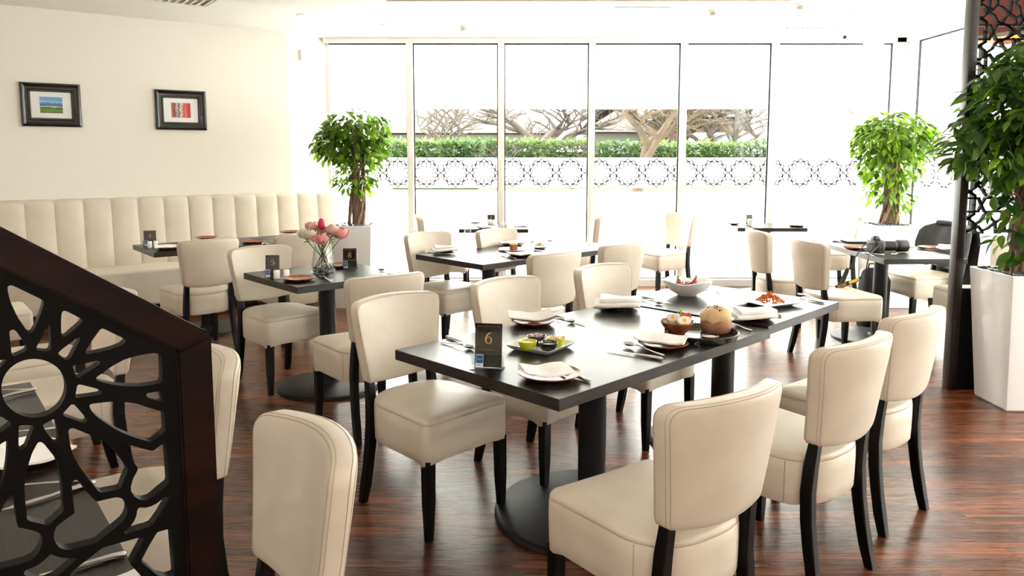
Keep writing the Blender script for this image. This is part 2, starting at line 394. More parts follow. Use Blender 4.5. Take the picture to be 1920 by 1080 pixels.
def grille(u, v, L, W, rz, label, nsl=7):
    p = at(u, v, CEIL); e = empty('ceiling_vent', (p.x, p.y, CEIL), rz, label, 'air vent')
    bm = B()
    for s in (1, -1):
        box(bm, (0, s * (W / 2), -0.006), (L, 0.025, 0.012)); box(bm, (s * (L / 2), 0, -0.006), (0.025, W, 0.012))
    finish('frame', bm, M['frame_white'], e)
    bm = B()
    for i in range(nsl):
        x = -L / 2 + L * (i + 0.5) / nsl
        box(bm, (x, 0, -0.008), (0.018, W - 0.02, 0.004), rot=None)
    finish('slats', bm, M['frame_white'], e)
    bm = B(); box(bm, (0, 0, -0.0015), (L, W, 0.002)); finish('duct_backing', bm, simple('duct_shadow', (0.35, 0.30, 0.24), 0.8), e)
grille(352, -2, 0.42, 0.42, radians(36), 'slatted air vent in the ceiling at the top edge above the pictures')
grille(1525, 50, 0.62, 0.16, radians(0), 'slatted air vent in the ceiling near the round column', 12)
def strip(u0, u1, v, label, w=0.03):
    a = at(u0, v, CEIL); b_ = at(u1, v, CEIL); 
    e = empty('recess_edge', ((a.x + b_.x) / 2, a.y, CEIL), 0, label, 'air vent')
    bm = B(); box(bm, (0, 0, -0.004), (b_.x - a.x, w, 0.008)); finish('edge_strip', bm, simple('recess_edge_brown', (0.62, 0.52, 0.42), 0.6), e)  # added brown strip standing in for the edge of the ceiling recess
strip(725, 1483, 1, 'long thin recess edge slot crossing the ceiling at the very top')
strip(1152, 1258, 13, 'short recess edge slot in the ceiling right of centre', 0.02)
# security camera and motion sensor
p = at_depth(1580, 82, 8.4)
e = empty('security_camera', (p.x, p.y, CEIL), 0, 'small white dome security camera on the ceiling left of the column', 'security camera')
bm = B(); lathe(bm, [(0.055, 0), (0.055, -0.02), (0.05, -0.026), (0.001, -0.026)], 28); finish('mount', bm, M['frame_white'], e)
bm = B(); lathe(bm, [(0.042, -0.026), (0.048, -0.045), (0.04, -0.075), (0.02, -0.09), (0.001, -0.092)], 28); finish('housing', bm, M['frame_white'], e)
bm = B(); lathe(bm, [(0.001, 0), (0.018, 0.002), (0.018, 0.02), (0.001, 0.024)], 20)
o = finish('lens', bm, M['gasket'], e); o.location = (0, -0.035, -0.062); o.rotation_euler = (pi / 2, 0, 0)
pm = Vector((-2.36, 8.47)); 
e = empty('motion_sensor', (-2.325, 8.52, 2.60), radians(60), 'small white motion sensor high on the wall beside the window', 'sensor')
bm = B(); loft(bm, [[(x, -0.004, z) for x, z in rrect(0.06, 0.12, 0.015)], [(x, -0.03, z) for x, z in rrect(0.06, 0.12, 0.015)], [(x * .7, -0.045, z * .85) for x, z in rrect(0.06, 0.12, 0.015)]])
finish('housing', bm, M['frame_white'], e)
bm = B(); box(bm, (0, -0.046, -0.02), (0.035, 0.006, 0.035), 0.002); finish('lens', bm, M['ceil_paint'], e)

# ---------------------------------------------------------------- dining chair
def arcy(x): return -0.078 * (1 - (x / 0.233) ** 2)
def back_y(x, z):       # mid surface of the backrest
    t = (z - 0.545) / 0.335
    return -0.205 - 0.045 * t + arcy(x) * (0.75 + 0.25 * t) * 0.9 
def back_outline():
    P = []
    wb, wt, zb, zt = 0.188, 0.233, 0.540, 0.885
    cs = [(-wb, zb, 0.022), (wb, zb, 0.022), (wt, zt, 0.055), (-wt, zt, 0.05)]
    n = len(cs)
    for i in range(n):
        x, z, r = cs[i]; p = Vector((x, z)); a = Vector(cs[i - 1][:2]); c = Vector(cs[(i + 1) % n][:2])
        da = (a - p).normalized(); dc = (c - p).normalized()
        s, e_ = p + da * r, p + dc * r
        for k in range(7):
            t = k / 6; q = s * (1 - t) ** 2 + p * 2 * t * (1 - t) + e_ * t ** 2; P.append(q)
        # points along the next edge
        nx = Vector(cs[(i + 1) % n][:2]); r2 = cs[(i + 1) % n][2]
        s2 = nx - (nx - p).normalized() * r2
        for k in range(1, 8):
            t = k / 8; q = e_ * (1 - t) + s2 * t
            if i == 0: q = q + Vector((0, -0.012 * sin(pi * t)))
            if i == 2: q = q + Vector((0, 0.006 * sin(pi * t)))
            P.append(q)
    return P
BO = back_outline(); BC = Vector((0, 0.715))
def back_ring(s, dy):
    out = []
    for q in BO:
        p = BC + (q - BC) * s
        out.append((p.x, back_y(p.x, p.y) + dy, p.y))
    return out
def seat_outline(s=1.0, n=16):
    P = []
    hw, fy = 0.223, 0.222
    r = 0.032
    # front right corner -> front left -> left side -> rear arc -> right side
    for i in range(6): a = radians(0 + 90 * i / 5); P.append((hw - r + r * cos(a), fy - r + r * sin(a)))
    for i in range(1, 6): P.append(((hw - r) * (1 - 2 * i / 6), fy))
    for i in range(6): a = radians(90 + 90 * i / 5); P.append((-hw + r + r * cos(a), fy - r + r * sin(a)))
    for i in range(1, 6): P.append((-hw + 0.012 * i / 6, fy - r - (fy - r + 0.06) * i / 6))
    for i in range(25):
        a = pi + pi * i / 24; cx_, sy_ = cos(a), sin(a)
        P.append((0.211 * math.copysign(abs(cx_) ** 0.75, cx_), -0.06 + 0.185 * math.copysign(abs(sy_) ** 0.85, sy_)))
    for i in range(1, 6): P.append((hw - 0.012 * (6 - i) / 6, -0.06 + (fy - r + 0.06) * i / 6))
    return P
SO = seat_outline()
def seat_ring(s, z, inset=0.0):
    out = []
    for x, y in SO:
        L = hypot(x, y) or 1
        k = s * (1 - inset / L)
        out.append((x * k, y * k, z(x, y) if callable(z) else z))
    return out
def make_chair():
    root = empty('dining_chair')
    bm = B()
    zb = lambda x, y: 0.300 + 0.016 * min(1, (1 - abs(x) / 0.223) * 4) * (1 if y > 0 else 1) if abs(y) > 0.16 else 0.312
    R = [seat_ring(0.9, 0.318), seat_ring(0.975, zb), seat_ring(0.995, lambda x, y: zb(x, y) + 0.006), seat_ring(1.0, 0.36), seat_ring(1.004, 0.42), seat_ring(1.0, 0.464),
         seat_ring(1, 0.4685, 0.0035), seat_ring(1, 0.473, 0.001), seat_ring(1, 0.482, 0.004), seat_ring(1, 0.490, 0.012), seat_ring(1, 0.4955, 0.026)]
    for s, z in ((0.72, 0.502), (0.5, 0.506), (0.28, 0.508), (0.08, 0.509)): R.append([(x * s, y * s, z) for x, y in SO])
    loft(bm, R)
    finish('seat', bm, M['leather'], root, angle=60)
    bm = B(); tube(bm, seat_ring(1, 0.4685, 0.0022), 0.0013, 5, closed=True)
    for s in (1, -1): tube(bm, [(s * 0.2005, -0.140, z) for z in (0.32, 0.37, 0.42, 0.465)], 0.0012, 5)
    finish('seat_piping', bm, M['seam'], root)
    bm = B()
    th = 0.032
    R = [back_ring(s, th + c) for s, c in ((0.06, 0.006), (0.35, 0.006), (0.65, 0.004), (0.86, 0.001))] + [back_ring(0.945, th - 0.001), back_ring(0.978, th - 0.004), back_ring(0.994, th - 0.011), back_ring(1.0, th - 0.02)]
    R += [back_ring(1.0, -th + 0.02), back_ring(0.994, -th + 0.011), back_ring(0.978, -th + 0.004), back_ring(0.945, -th + 0.001)] + [back_ring(s, -th - c) for s, c in ((0.86, 0.001), (0.65, 0.003), (0.35, 0.004), (0.06, 0.004))]
    loft(bm, R)
    finish('backrest', bm, M['leather'], root, angle=60)
    bm = B()
    for d in (th - 0.0035, -th + 0.0035):
        tube(bm, back_ring(0.974, d), 0.0013, 5, closed=True)
    for d in (th - 0.013, -th + 0.013): tube(bm, back_ring(0.997, d), 0.0009, 4, closed=True)
    finish('backrest_stitching', bm, M['seam'], root)
    def leg(pts):           # pts: (x, y, z, half width x, half width y)
        bm = B(); loft(bm, [[(x + a * w, y + b * h, z) for a, b in ((1, 1), (-1, 1), (-1, -1), (1, -1))] for x, y, z, w, h in pts])
        es = [e_ for e_ in bm.edges if abs(e_.verts[0].co.z - e_.verts[1].co.z) > 0.02]
        bmesh.ops.bevel(bm, geom=es, offset=0.004, segments=1, affect='EDGES')
        finish('leg', bm, M['leg'], root, angle=30)
    for s in (-1, 1):
        leg([(s * 0.199, 0.20, 0.0, 0.015, 0.015), (s * 0.197, 0.198, 0.15, 0.019, 0.019), (s * 0.195, 0.196, 0.325, 0.0225, 0.0225)])
    for s in (-1, 1):
        leg([(s * 0.184, -0.270, 0.0, 0.016, 0.017), (s * 0.181, -0.252, 0.08, 0.017, 0.019), (s * 0.178, -0.234, 0.17, 0.018, 0.021), (s * 0.175, -0.220, 0.27, 0.0185, 0.022),
             (s * 0.172, -0.213, 0.37, 0.0185, 0.022), (s * 0.169, -0.218, 0.46, 0.018, 0.021), (s * 0.167, -0.229, 0.545, 0.017, 0.018), (s * 0.166, -0.238, 0.60, 0.012, 0.012)])
    return root
proto = make_chair(); used = [False]
def chair(x, y, ang, label, group):
    o = copy_tree(proto) if used[0] else proto
    used[0] = True
    o.location = (x, y, 0); o.rotation_euler = (0, 0, radians(ang - 90)); tag(o, label, 'chair', group)
    return o
G6 = 'cream chairs along the long front table'
chair(-0.329, 3.132, -44.5, 'cream leather chair pulled out left of the number six sign, its seat fully visible', G6)
chair(0.150, 3.580, -46, 'cream leather chair tucked behind the front table, backrest above the napkin and sauce tray', G6)
chair(0.690, 4.060, -46, 'cream leather chair behind the front table beside the stacked white napkin and curry bowl', G6)
chair(0.410, 2.175, 125, 'large cream chair nearest the camera at the right, back turned, cut by lower edge', G6)
chair(1.000, 2.745, 129, 'cream chair with back turned, middle of three on the front table near side', G6)
chair(1.450, 3.215, 129, 'cream chair with back turned at the front table, nearest the carved screen', G6)
G5 = 'cream chairs around the flower vase tables'
chair(-1.529, 4.969, -44, 'cream chair behind the number five sign, pushed up to the vase table', G5)
chair(-0.816, 4.157, 127, 'cream chair at the vase table with its back right behind the pulled out front chair', G5)
G4 = 'cream chairs facing the banquette'
chair(-2.440, 5.85, 133, 'cream chair with back turned at the banquette table, right of the number four sign', G4)
chair(-1.823, 6.226, 128, 'cream chair with back turned facing the banquette, partly behind the pink flowers', G4)
G9 = 'cream chairs around the middle dessert table'
chair(-0.500, 5.925, -46, 'cream chair at the left corner of the middle table below the champagne glass', G9)
chair(0.051, 6.218, -45, 'cream chair on the window side of the middle table behind the dessert plate', G9)
chair(0.110, 5.087, 131, 'cream chair with back turned at the middle table, behind the front table napkins', G9)
chair(0.616, 5.579, 131, 'cream chair with back turned at the right end of the middle table', G9)
G7 = 'cream chairs along the windows'
chair(-0.68, 7.98, 0, 'cream chair seen edge on left of the far number seven table', G7)
chair(0.63, 8.05, 180, 'cream chair seen edge on right of the far number seven table', G7)
chair(1.60, 8.10, 208, 'cream chair with its side in view standing alone by the window centre', G7)
chair(3.36, 8.10, 180, 'cream chair seen edge on right of the far window table, near the column', G7)
GT = 'cream chairs around the camera table'
chair(2.33, 6.38, 2, 'cream chair edge on between the far window table and the camera table', GT)
chair(2.44, 5.62, 10, 'cream chair in front of the table with the camera, strap hanging over its seat', GT)
chair(3.56, 6.56, 186, 'cream chair right of the camera table with the charcoal jacket over it', GT)
chair(3.54, 5.73, 180, 'cream chair right of the camera table, mostly hidden by the carved screen post', GT)
GL = 'cream chairs beside the stair rail'
chair(-0.675, 1.485, 217, 'cream chair back in the lower left foreground with visible double stitching', GL)
chair(-1.165, 2.165, 221, 'cream chair just right of the wooden newel post, partly behind it', GL)
chair(-2.010, 3.250, 222, 'cream chair seen through the round hole of the fretwork', GL)
chair(-2.500, 3.820, 222, 'cream chair glimpsed through the upper fretwork holes', GL)
chair(-3.450, 4.950, 39, 'cream chair seat glimpsed through the top left fretwork hole near the banquette', GL)

# ---------------------------------------------------------------- tables
def table(loc, ang, L, W, label, group, r=0.33, colr=0.052, cen=None, th=0.04):
    """loc: centre on the floor; L along ang, W across"""
    e = empty('dining_table', (loc[0], loc[1], 0), radians(ang), label, 'table', group)
    bm = B(); box(bm, (0, 0, 0.75 - th / 2), (L, W, th), 0.0015, seg=1); finish('tabletop', bm, M['top'], e, angle=30)
    bm = B(); lathe(bm, [(colr, 0.035), (colr, 0.70)], 32); finish('column', bm, M['metal_black'], e)
    bm = B(); box(bm, (0, 0, 0.703), (0.30, 0.30, 0.012)); finish('mounting_plate', bm, M['metal_black'], e)
    bm = B(); lathe(bm, [(r, 0.0), (r, 0.012), (r * 0.985, 0.020), (r * 0.95, 0.024), (r * 0.5, 0.031), (colr + 0.02, 0.036), (colr + 0.012, 0.048), (0.001, 0.048)], 64); finish('base', bm, M['metal_black'], e)
    return e
def table_from(corner, ang, L, W, label, group, r=0.33, gap=0.0, colr=0.052):
    """near corner; L runs along ang, W along ang + 90"""
    a = radians(ang); u = Vector((cos(a), sin(a))); v = Vector((-sin(a), cos(a)))
    c = Vector(corner) + u * (L / 2 + gap) + v * (W / 2)
    return table((c.x, c.y), ang, L, W, label, group, r, colr)
T6N = (0.146, 2.298)
table_from(T6N, 44.5, 1.375, 0.86, 'long dark table in the foreground with the number six sign and sauce tray', 'dark dining tables', 0.41, colr=0.058)
q = at(1440.6, 612.3)
table_from((q.x, q.y), 45.8, 0.80, 0.86, 'dark square table butted to the front table far end, with the orange dish', 'dark dining tables', 0.38, colr=0.058)
table_from((-1.236, 4.335), 42.5, 0.78, 0.74, 'dark square table holding the flower vase', 'dark dining tables', 0.33)
table_from((-0.203, 5.249), 43, 0.80, 0.79, 'dark table in the middle of the room under the champagne glass', 'dark dining tables', 0.33)
a = radians(43); table_from((-0.203 + cos(a) * 0.805, 5.249 + sin(a) * 0.805), 43, 0.80, 0.79, 'dark table adjoining the middle dessert table toward the right window', 'dark dining tables', 0.33)
table_from((-2.802, 5.922), 39, 0.98, 0.68, 'dark table by the banquette with the number four sign', 'dark dining tables', 0.30)
a = radians(39); table_from((-2.802 + cos(a) * 0.99, 5.922 + sin(a) * 0.99), 39, 0.50, 0.68, 'dark banquette table behind the flower vase', 'dark dining tables', 0.30)
table((3.03, 6.2), 91, 1.30, 0.62, 'dark table at the right with the black camera on it', 'dark dining tables', 0.36, 0.055)
table((-0.19, 8.16), 0, 0.72, 0.62, 'dark table by the window with the number seven sign', 'dark dining tables', 0.28)
table((2.76, 8.27), -4, 0.72, 0.58, 'dark table by the window right of centre with the white cup', 'dark dining tables', 0.28)
# tables beside the fretwork rail
T1F = at(57, 716); T1A = -51.6
a = radians(T1A); d1 = Vector((cos(a), sin(a))); nl = Vector((sin(a), -cos(a)))      # nl points away from the chairs (left)
for k, (s0, s1, lb) in enumerate(((0.0, 0.865, 'dark table far half behind the round fretwork hole'), (0.87, 1.62, 'dark table near half behind the lower fretwork, cut by the lower left corner'))):
    c = Vector((T1F.x, T1F.y)) + d1 * (s0 + s1) / 2 + nl * 0.36
    table((c.x, c.y), T1A, s1 - s0, 0.72, lb, 'dark dining tables', 0.30)

# ---------------------------------------------------------------- banquette
def banquette(s0, s1, nch, label, seat_z=0.46):
    e = empty('banquette', (WA.x, WA.y, 0), atan2(WD.y, WD.x), label, 'bench', 'channel backed banquettes')
    # local x along wall, local y: -(room side)
    w = (s1 - s0) / nch; ztop = 1.105
    bm = B(); N = 10
    cols = []
    for c in range(nch):
        for k in range(N + (1 if c == nch - 1 else 0)):
            t = k / N; cols.append((s0 + (c + t) * w, abs(sin(pi * t)) ** 0.45))
    prof = []      # (z, depth at that height, groove weight)
    for z, dpt in ((0.40, 0.165), (0.47, 0.165), (0.60, 0.15), (0.75, 0.135), (0.90, 0.12), (1.02, 0.108), (1.07, 0.10), (1.092, 0.085), (1.103, 0.06), (1.106, 0.03), (1.10, 0.0)):
        prof.append((z, dpt))
    ringcols = []
    for x, b in cols:
        ringcols.append([(x, -0.012 - (d - 0.0) + (1 - b) * 0.020 * min(1, d / 0.06), z - (1 - b) * 0.008 * (1 if z > 1.05 else 0)) for z, d in prof] + [(x, -0.004, 0.40)])
    loft(bm, ringcols)
    finish('backrest', bm, M['leather_bench'], e, angle=50)
    bm = B(); L = s1 - s0
    pr = rrect(0.50, 0.34, 0.035, 5)
    rings = [[((s0 + 0.001 if k == 0 else s1 - 0.001), -0.36 + y * sc_, 0.29 + z * sc_) for y, z in pr] for k, sc_ in ((0, 0.985),)] 
    rings += [[(x, -0.36 + y, 0.29 + z) for y, z in pr] for x in (s0 + 0.01, s1 - 0.01)] + [[(s1 - 0.001, -0.36 + y * 0.985, 0.29 + z * 0.985) for y, z in pr]]
    loft(bm, rings); finish('seat', bm, M['leather_bench'], e, angle=50)
    bm = B(); box(bm, ((s0 + s1) / 2, -0.31, 0.06), (L - 0.02, 0.50, 0.12)); finish('plinth', bm, M['leg'], e)
    return e
banquette(-3.44, -1.105, 10, 'long cream banquette with vertical channels along the left wall, under the pictures')
banquette(-1.10, 0.475, 7, 'cream banquette section with seven channels next to the potted tree, right of the seam')

# ---------------------------------------------------------------- pictures
def paint_mat(kind):
    m, n, l, b = newmat('painting_' + kind)
    tc = n.new('ShaderNodeTexCoord'); sp = n.new('ShaderNodeSeparateXYZ'); l.new(tc.outputs['Generated'], sp.inputs[0])
    nz = n.new('ShaderNodeTexNoise'); nz.inputs['Scale'].default_value = 5.0; nz.inputs['Detail'].default_value = 5; l.new(tc.outputs['Generated'], nz.inputs['Vector'])
    ad = n.new('ShaderNodeMath'); ad.operation = 'MULTIPLY_ADD'; ad.inputs[1].default_value = 0.35
    l.new(nz.outputs[0], ad.inputs[0]); l.new(sp.outputs[2 if kind == 'landscape' else 0], ad.inputs[2])
    rp = n.new('ShaderNodeValToRGB'); cr = rp.color_ramp; l.new(ad.outputs[0], rp.inputs[0])
    st = [(0.18, (0.16, 0.14, 0.02)), (0.34, (0.20, 0.32, 0.04)), (0.50, (0.04, 0.12, 0.04)), (0.58, (0.55, 0.62, 0.65)), (0.66, (0.03, 0.10, 0.14)), (0.78, (0.10, 0.26, 0.48)), (0.88, (0.45, 0.58, 0.72)), (0.97, (0.15, 0.38, 0.68))] if kind == 'landscape' else \
         [(0.20, (0.55, 0.12, 0.10)), (0.36, (0.10, 0.05, 0.03)), (0.46, (0.60, 0.50, 0.42)), (0.56, (0.06, 0.05, 0.05)), (0.68, (0.80, 0.70, 0.62)), (0.80, (0.62, 0.05, 0.03)), (0.95, (0.75, 0.18, 0.10)), (1.0, (0.5, 0.03, 0.02))]
    cr.elements[0].position = st[0][0]; cr.elements[0].color = (*st[0][1], 1); cr.elements[1].position = st[-1][0]; cr.elements[1].color = (*st[-1][1], 1)
    for p_, c_ in st[1:-1]: q_ = cr.elements.new(p_); q_.color = (*c_, 1)
    l.new(rp.outputs[0], b.inputs['Base Color']); b.inputs['Roughness'].default_value = 0.4
    return m
def picture(s0, s1, z0, z1, kind, label):
    cx_, cz = (s0 + s1) / 2, (z0 + z1) / 2; W, H = s1 - s0, z1 - z0
    p = WA + WD * cx_
    e = empty('framed_picture', (p.x, p.y, cz), atan2(WD.y, WD.x), label, 'picture', 'black framed pictures')
    def rect(w, h, y): return [(w / 2, y, h / 2), (-w / 2, y, h / 2), (-w / 2, y, -h / 2), (w / 2, y, -h / 2)]
    fw = 0.075; bm = B()
    R = []
    for inset, y in ((0, -0.001), (0, -0.020), (0.006, -0.030), (0.018, -0.034), (0.026, -0.030), (0.038, -0.018), (0.056, -0.016), (0.062, -0.022), (0.070, -0.022), (0.076, -0.012), (0.080, -0.006)):
        R.append(rect(W - 2 * inset, H - 2 * inset, y))
    loft(bm, R, False, False); finish('frame', bm, M['frame_black'], e, angle=25)
    bm = B(); box(bm, (0, -0.004, 0), (W - 0.15, 0.003, H - 0.15)); finish('mount_board', bm, M['white'], e, smooth=False)
    bm = B(); box(bm, (0, -0.0065, 0.0), (W * 0.375, 0.002, H * 0.37)); finish('print', bm, paint_mat(kind), e, smooth=False)
picture(-2.475, -1.995, 1.770, 2.165, 'landscape', 'black framed picture of blue hills and green fields, left of the two on the wall')
picture(-1.354, -0.872, 1.762, 2.156, 'abstract', 'black framed picture with a red and white print, right of the two on the wall')

# ---------------------------------------------------------------- potted ficus trees
def leaf_geo(bm, lay, base, d, up, L, W, tint):
    d = d.normalized(); s = d.cross(up)
    if s.length < 1e-3: s = d.orthogonal()
    s.normalize(); nrm = s.cross(d).normalized()
    prof = [(0.0, 0.03), (0.22, 0.36), (0.48, 0.5), (0.74, 0.34), (1.0, 0.0)]
    mid = []; lf = []; rt = []
    for t, w in prof:
        droop = -nrm * (0.16 * L * t * t)
        c = base + d * (L * t) + droop
        mid.append(bm.verts.new(c))
        if 0 < w:
            e_ = nrm * (0.16 * W * (w * 2))
            lf.append(bm.verts.new(c + s * (W * w) + e_)); rt.append(bm.verts.new(c - s * (W * w) + e_))
    fs = []
    for i in range(3):
        fs.append(bm.faces.new((mid[i], mid[i + 1], lf[i + 1], lf[i]))); fs.append(bm.faces.new((mid[i + 1], mid[i], rt[i], rt[i + 1])))
    fs.append(bm.faces.new((mid[3], mid[4], lf[3]))); fs.append(bm.faces.new((mid[4], mid[3], rt[3])))
    for f in fs:
        for lp in f.loops: lp.vert[lay] = tint
def ficus(name_seed, loc, ph, wt, wb, blobs, trunk_x, ztr, label, nleaf, leafL=0.095, tr=0.055, rz=0.0, skew=(1.4, 2.0)):
    rnd = random.Random(name_seed)
    e = empty('potted_ficus', (loc[0], loc[1], 0), rz, label, 'potted tree', 'ficus trees in tall white planters')
    bm = B()
    def sq(w, z): return [(x, y, z) for x, y in rrect(w, w, 0.008, 2)]
    loft(bm, [sq(wb - 0.01, 0.0), sq(wb, 0.008), sq(wt, ph - 0.004), sq(wt - 0.006, ph), sq(wt - 0.03, ph), sq(wt - 0.036, ph - 0.05)], True, True)
    finish('planter_box', bm, M['planter'], e, angle=25)
    bm = B()
    for i in range(int(wt * wt * 900)):
        x, y = (rnd.uniform(-1, 1) * (wt / 2 - 0.035) for _ in range(2))
        rr = bmesh.ops.create_icosphere(bm, subdivisions=1, radius=rnd.uniform(0.014, 0.026))
        bmesh.ops.scale(bm, vec=(1, rnd.uniform(.7, 1), 0.6), verts=rr['verts']); bmesh.ops.rotate(bm, cent=(0, 0, 0), matrix=Matrix.Rotation(rnd.uniform(0, 3), 3, 'Z'), verts=rr['verts'])
        bmesh.ops.translate(bm, vec=(x, y, ph - 0.018 + rnd.uniform(0, 0.022)), verts=rr['verts'])
    tag(finish('pebbles', bm, M['stone'], e), kind='stuff')
    bm = B(); ns = 9
    tube(bm, [(trunk_x + 0.015 * sin(1.7 * i), 0, ph - 0.04 + (ztr - ph + 0.04) * i / 8) for i in range(9)], [tr * 0.62 * (1 - 0.07 * i) for i in range(9)], 10)
    for k in range(ns):
        a0 = 2 * pi * k / ns; pts = []; rs = []
        for i in range(22):
            t = i / 21; a_ = a0 + t * 2.6 * (1 if k % 3 else -1); r_ = tr * (1.0 - 0.55 * t) * (0.55 if k % 3 == 0 else 1.0) + 0.004 * sin(9 * t + k)
            pts.append((trunk_x + r_ * cos(a_) + 0.03 * sin(2.1 * t), r_ * sin(a_), ph - 0.03 + (ztr - ph + 0.03) * t)); rs.append((0.017 if k % 3 else 0.009) * (1 - 0.45 * t))
        tube(bm, pts, rs, 6)
    twigs = []
    tot = sum(b_[3] * b_[4] * b_[5] for b_ in blobs)
    anchors = []
    for (bx_, by_, bz, rx, ry, rz_) in blobs:
        nt = max(3, int(46 * (rx * ry * rz_) / tot))
        for _ in range(nt):
            while True:
                p_ = Vector((rnd.uniform(-1, 1), rnd.uniform(-1, 1), rnd.uniform(-1, 1)))
                if 0.35 < p_.length < 1: break
            tip = Vector((bx_ + p_.x * rx, by_ + p_.y * ry, bz + p_.z * rz_))
            zs = min(ztr, max(ph + 0.12, tip.z - 0.35 * rnd.random() - 0.1)); st = Vector((trunk_x, 0, zs))
            mid_ = (st + tip) / 2 + Vector((0, 0, 0.06))
            tube(bm, [st, mid_, tip], [0.007, 0.004, 0.002], 4)
            anchors.append((st, mid_, tip))
    finish('trunk', bm, M['bark'], e, angle=60)
    bm = B(); lay = bm.verts.layers.float.new('tint')
    for i in range(nleaf):
        bx_, by_, bz, rx, ry, rz_ = rnd.choices(blobs, [b_[3] * b_[4] * b_[5] for b_ in blobs])[0]
        while True:
            p_ = Vector((rnd.uniform(-1, 1), rnd.uniform(-1, 1), rnd.uniform(-1, 1)))
            if p_.length < 1: break
        if rnd.random() < 0.55: p_ = p_.normalized() * rnd.uniform(0.75, 1.0)
        b0 = Vector((bx_ + p_.x * rx, by_ + p_.y * ry, bz + p_.z * rz_))
        out = Vector((b0.x - trunk_x, b0.y, (b0.z - bz) * 0.4))
        if out.length < 1e-3: out = Vector((1, 0, 0))
        d_ = out.normalized() * 0.7 + Vector((rnd.gauss(0, .55), rnd.gauss(0, .55), -0.55 + rnd.gauss(0, .35)))
        up = Vector((rnd.gauss(0, .35), rnd.gauss(0, .35), 1))
        k = rnd.uniform(0.7, 1.12)
        leaf_geo(bm, lay, b0, d_, up, leafL * k, leafL * 0.44 * k, min(1, max(0, rnd.betavariate(*skew))))
    finish('foliage', bm, M['green_leaf'], e, angle=80)
    return e
ficus(3, (-1.575, 7.60), 0.825, 0.40, 0.34,
      [(-0.02, 0, 1.66, 0.33, 0.30, 0.22), (0.10, 0, 1.78, 0.27, 0.26, 0.17), (-0.14, 0, 1.60, 0.27, 0.24, 0.17), (-0.08, 0.0, 1.80, 0.20, 0.20, 0.16), (0.0, 0, 1.30, 0.20, 0.18, 0.17), (0.21, 0, 1.54, 0.16, 0.16, 0.16), (0.12, 0, 1.22, 0.13, 0.14, 0.10)],
      0.02, 1.66, 'potted tree in a tall white planter at the left, between banquette and windows', 1200, 0.10, 0.085)
ficus(5, (3.77, 7.62), 0.825, 0.42, 0.36,
      [(0.02, 0, 1.72, 0.34, 0.30, 0.22), (-0.12, 0, 1.66, 0.26, 0.26, 0.22), (0.22, 0, 1.64, 0.24, 0.24, 0.20), (0.0, 0, 1.42, 0.30, 0.26, 0.20), (-0.05, 0, 1.20, 0.20, 0.18, 0.18), (0.1, 0, 1.08, 0.14, 0.14, 0.14)],
      0.0, 1.60, 'potted tree in a white planter at the back right, in front of the corner window', 1400, 0.10, 0.085)
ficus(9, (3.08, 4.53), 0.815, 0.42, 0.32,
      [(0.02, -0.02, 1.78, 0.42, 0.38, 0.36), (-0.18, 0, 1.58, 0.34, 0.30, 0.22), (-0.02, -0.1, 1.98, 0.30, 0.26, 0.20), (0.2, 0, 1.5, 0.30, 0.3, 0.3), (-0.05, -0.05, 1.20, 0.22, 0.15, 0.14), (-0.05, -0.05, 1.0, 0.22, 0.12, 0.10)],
      -0.02, 1.75, 'large leafy potted tree, leaves tinted dark as if unlit, in a glossy white planter at the right edge', 2100, 0.115, 0.095, 0.0, (1.0, 5.0))  # leaf tints skewed dark, painting in the lack of light here

# ---------------------------------------------------------------- tableware
def place(o, u, v, z=0.75, ang=0.0):
    p = at(u, v, z); o.location = (p.x, p.y, z); o.rotation_euler = (0, 0, ang); return o
_cache = {}
def cached(key, build):
    if key not in _cache: _cache[key] = build(); return _cache[key]
    return copy_tree(_cache[key])
def mk_plate():
    bm = B(); lathe(bm, [(0.001, 0.004), (0.055, 0.004), (0.078, 0.012), (0.097, 0.021), (0.0995, 0.0195), (0.080, 0.007), (0.058, 0.0), (0.001, 0.0)][::-1], 40)
    return finish('side_plate', bm, M['brown_china'], angle=50)
def mk_knife():
    bm = B(); R = []
    for x, w, h in ((0, 0.003, 0.002), (0.004, 0.0075, 0.005), (0.03, 0.0085, 0.006), (0.08, 0.0065, 0.0045), (0.10, 0.0055, 0.003), (0.105, 0.007, 0.0012), (0.15, 0.0095, 0.0009), (0.19, 0.0085, 0.0008), (0.212, 0.005, 0.0006), (0.222, 0.001, 0.0005)):
        R.append([(x, w * cos(t), 0.0065 + h * sin(t)) for t in [2 * pi * i / 10 for i in range(10)]])
    loft(bm, R); return finish('table_knife', bm, M['chrome'])
def mk_spoon():
    bm = B(); R = []
    for x, w, h, z in ((0, 0.003, 0.0015, 0.004), (0.004, 0.008, 0.0025, 0.004), (0.04, 0.007, 0.0022, 0.006), (0.09, 0.0035, 0.002, 0.011), (0.125, 0.0035, 0.002, 0.014), (0.138, 0.006, 0.0015, 0.012)):
        R.append([(x, w * cos(t), z + h * sin(t)) for t in [2 * pi * i / 8 for i in range(8)]])
    loft(bm, R)
    g = []
    for i in range(9):
        r_ = i / 8
        g.append([(0.163 + 0.028 * r_ * cos(2 * pi * k / 20), 0.0195 * r_ * sin(2 * pi * k / 20), 0.003 + 0.010 * r_ ** 2) for k in range(20)])
    g2 = [[(x, y, z - 0.0014) for x, y, z in r_] for r_ in g[::-1]]
    g[0] = [(x + 0.0002 * cos(k), y + 0.0002 * sin(k), z) for k, (x, y, z) in enumerate(g[1])][:]
    loft(bm, g[1:] + g2[:-1]); return finish('table_spoon', bm, M['chrome'], angle=60)
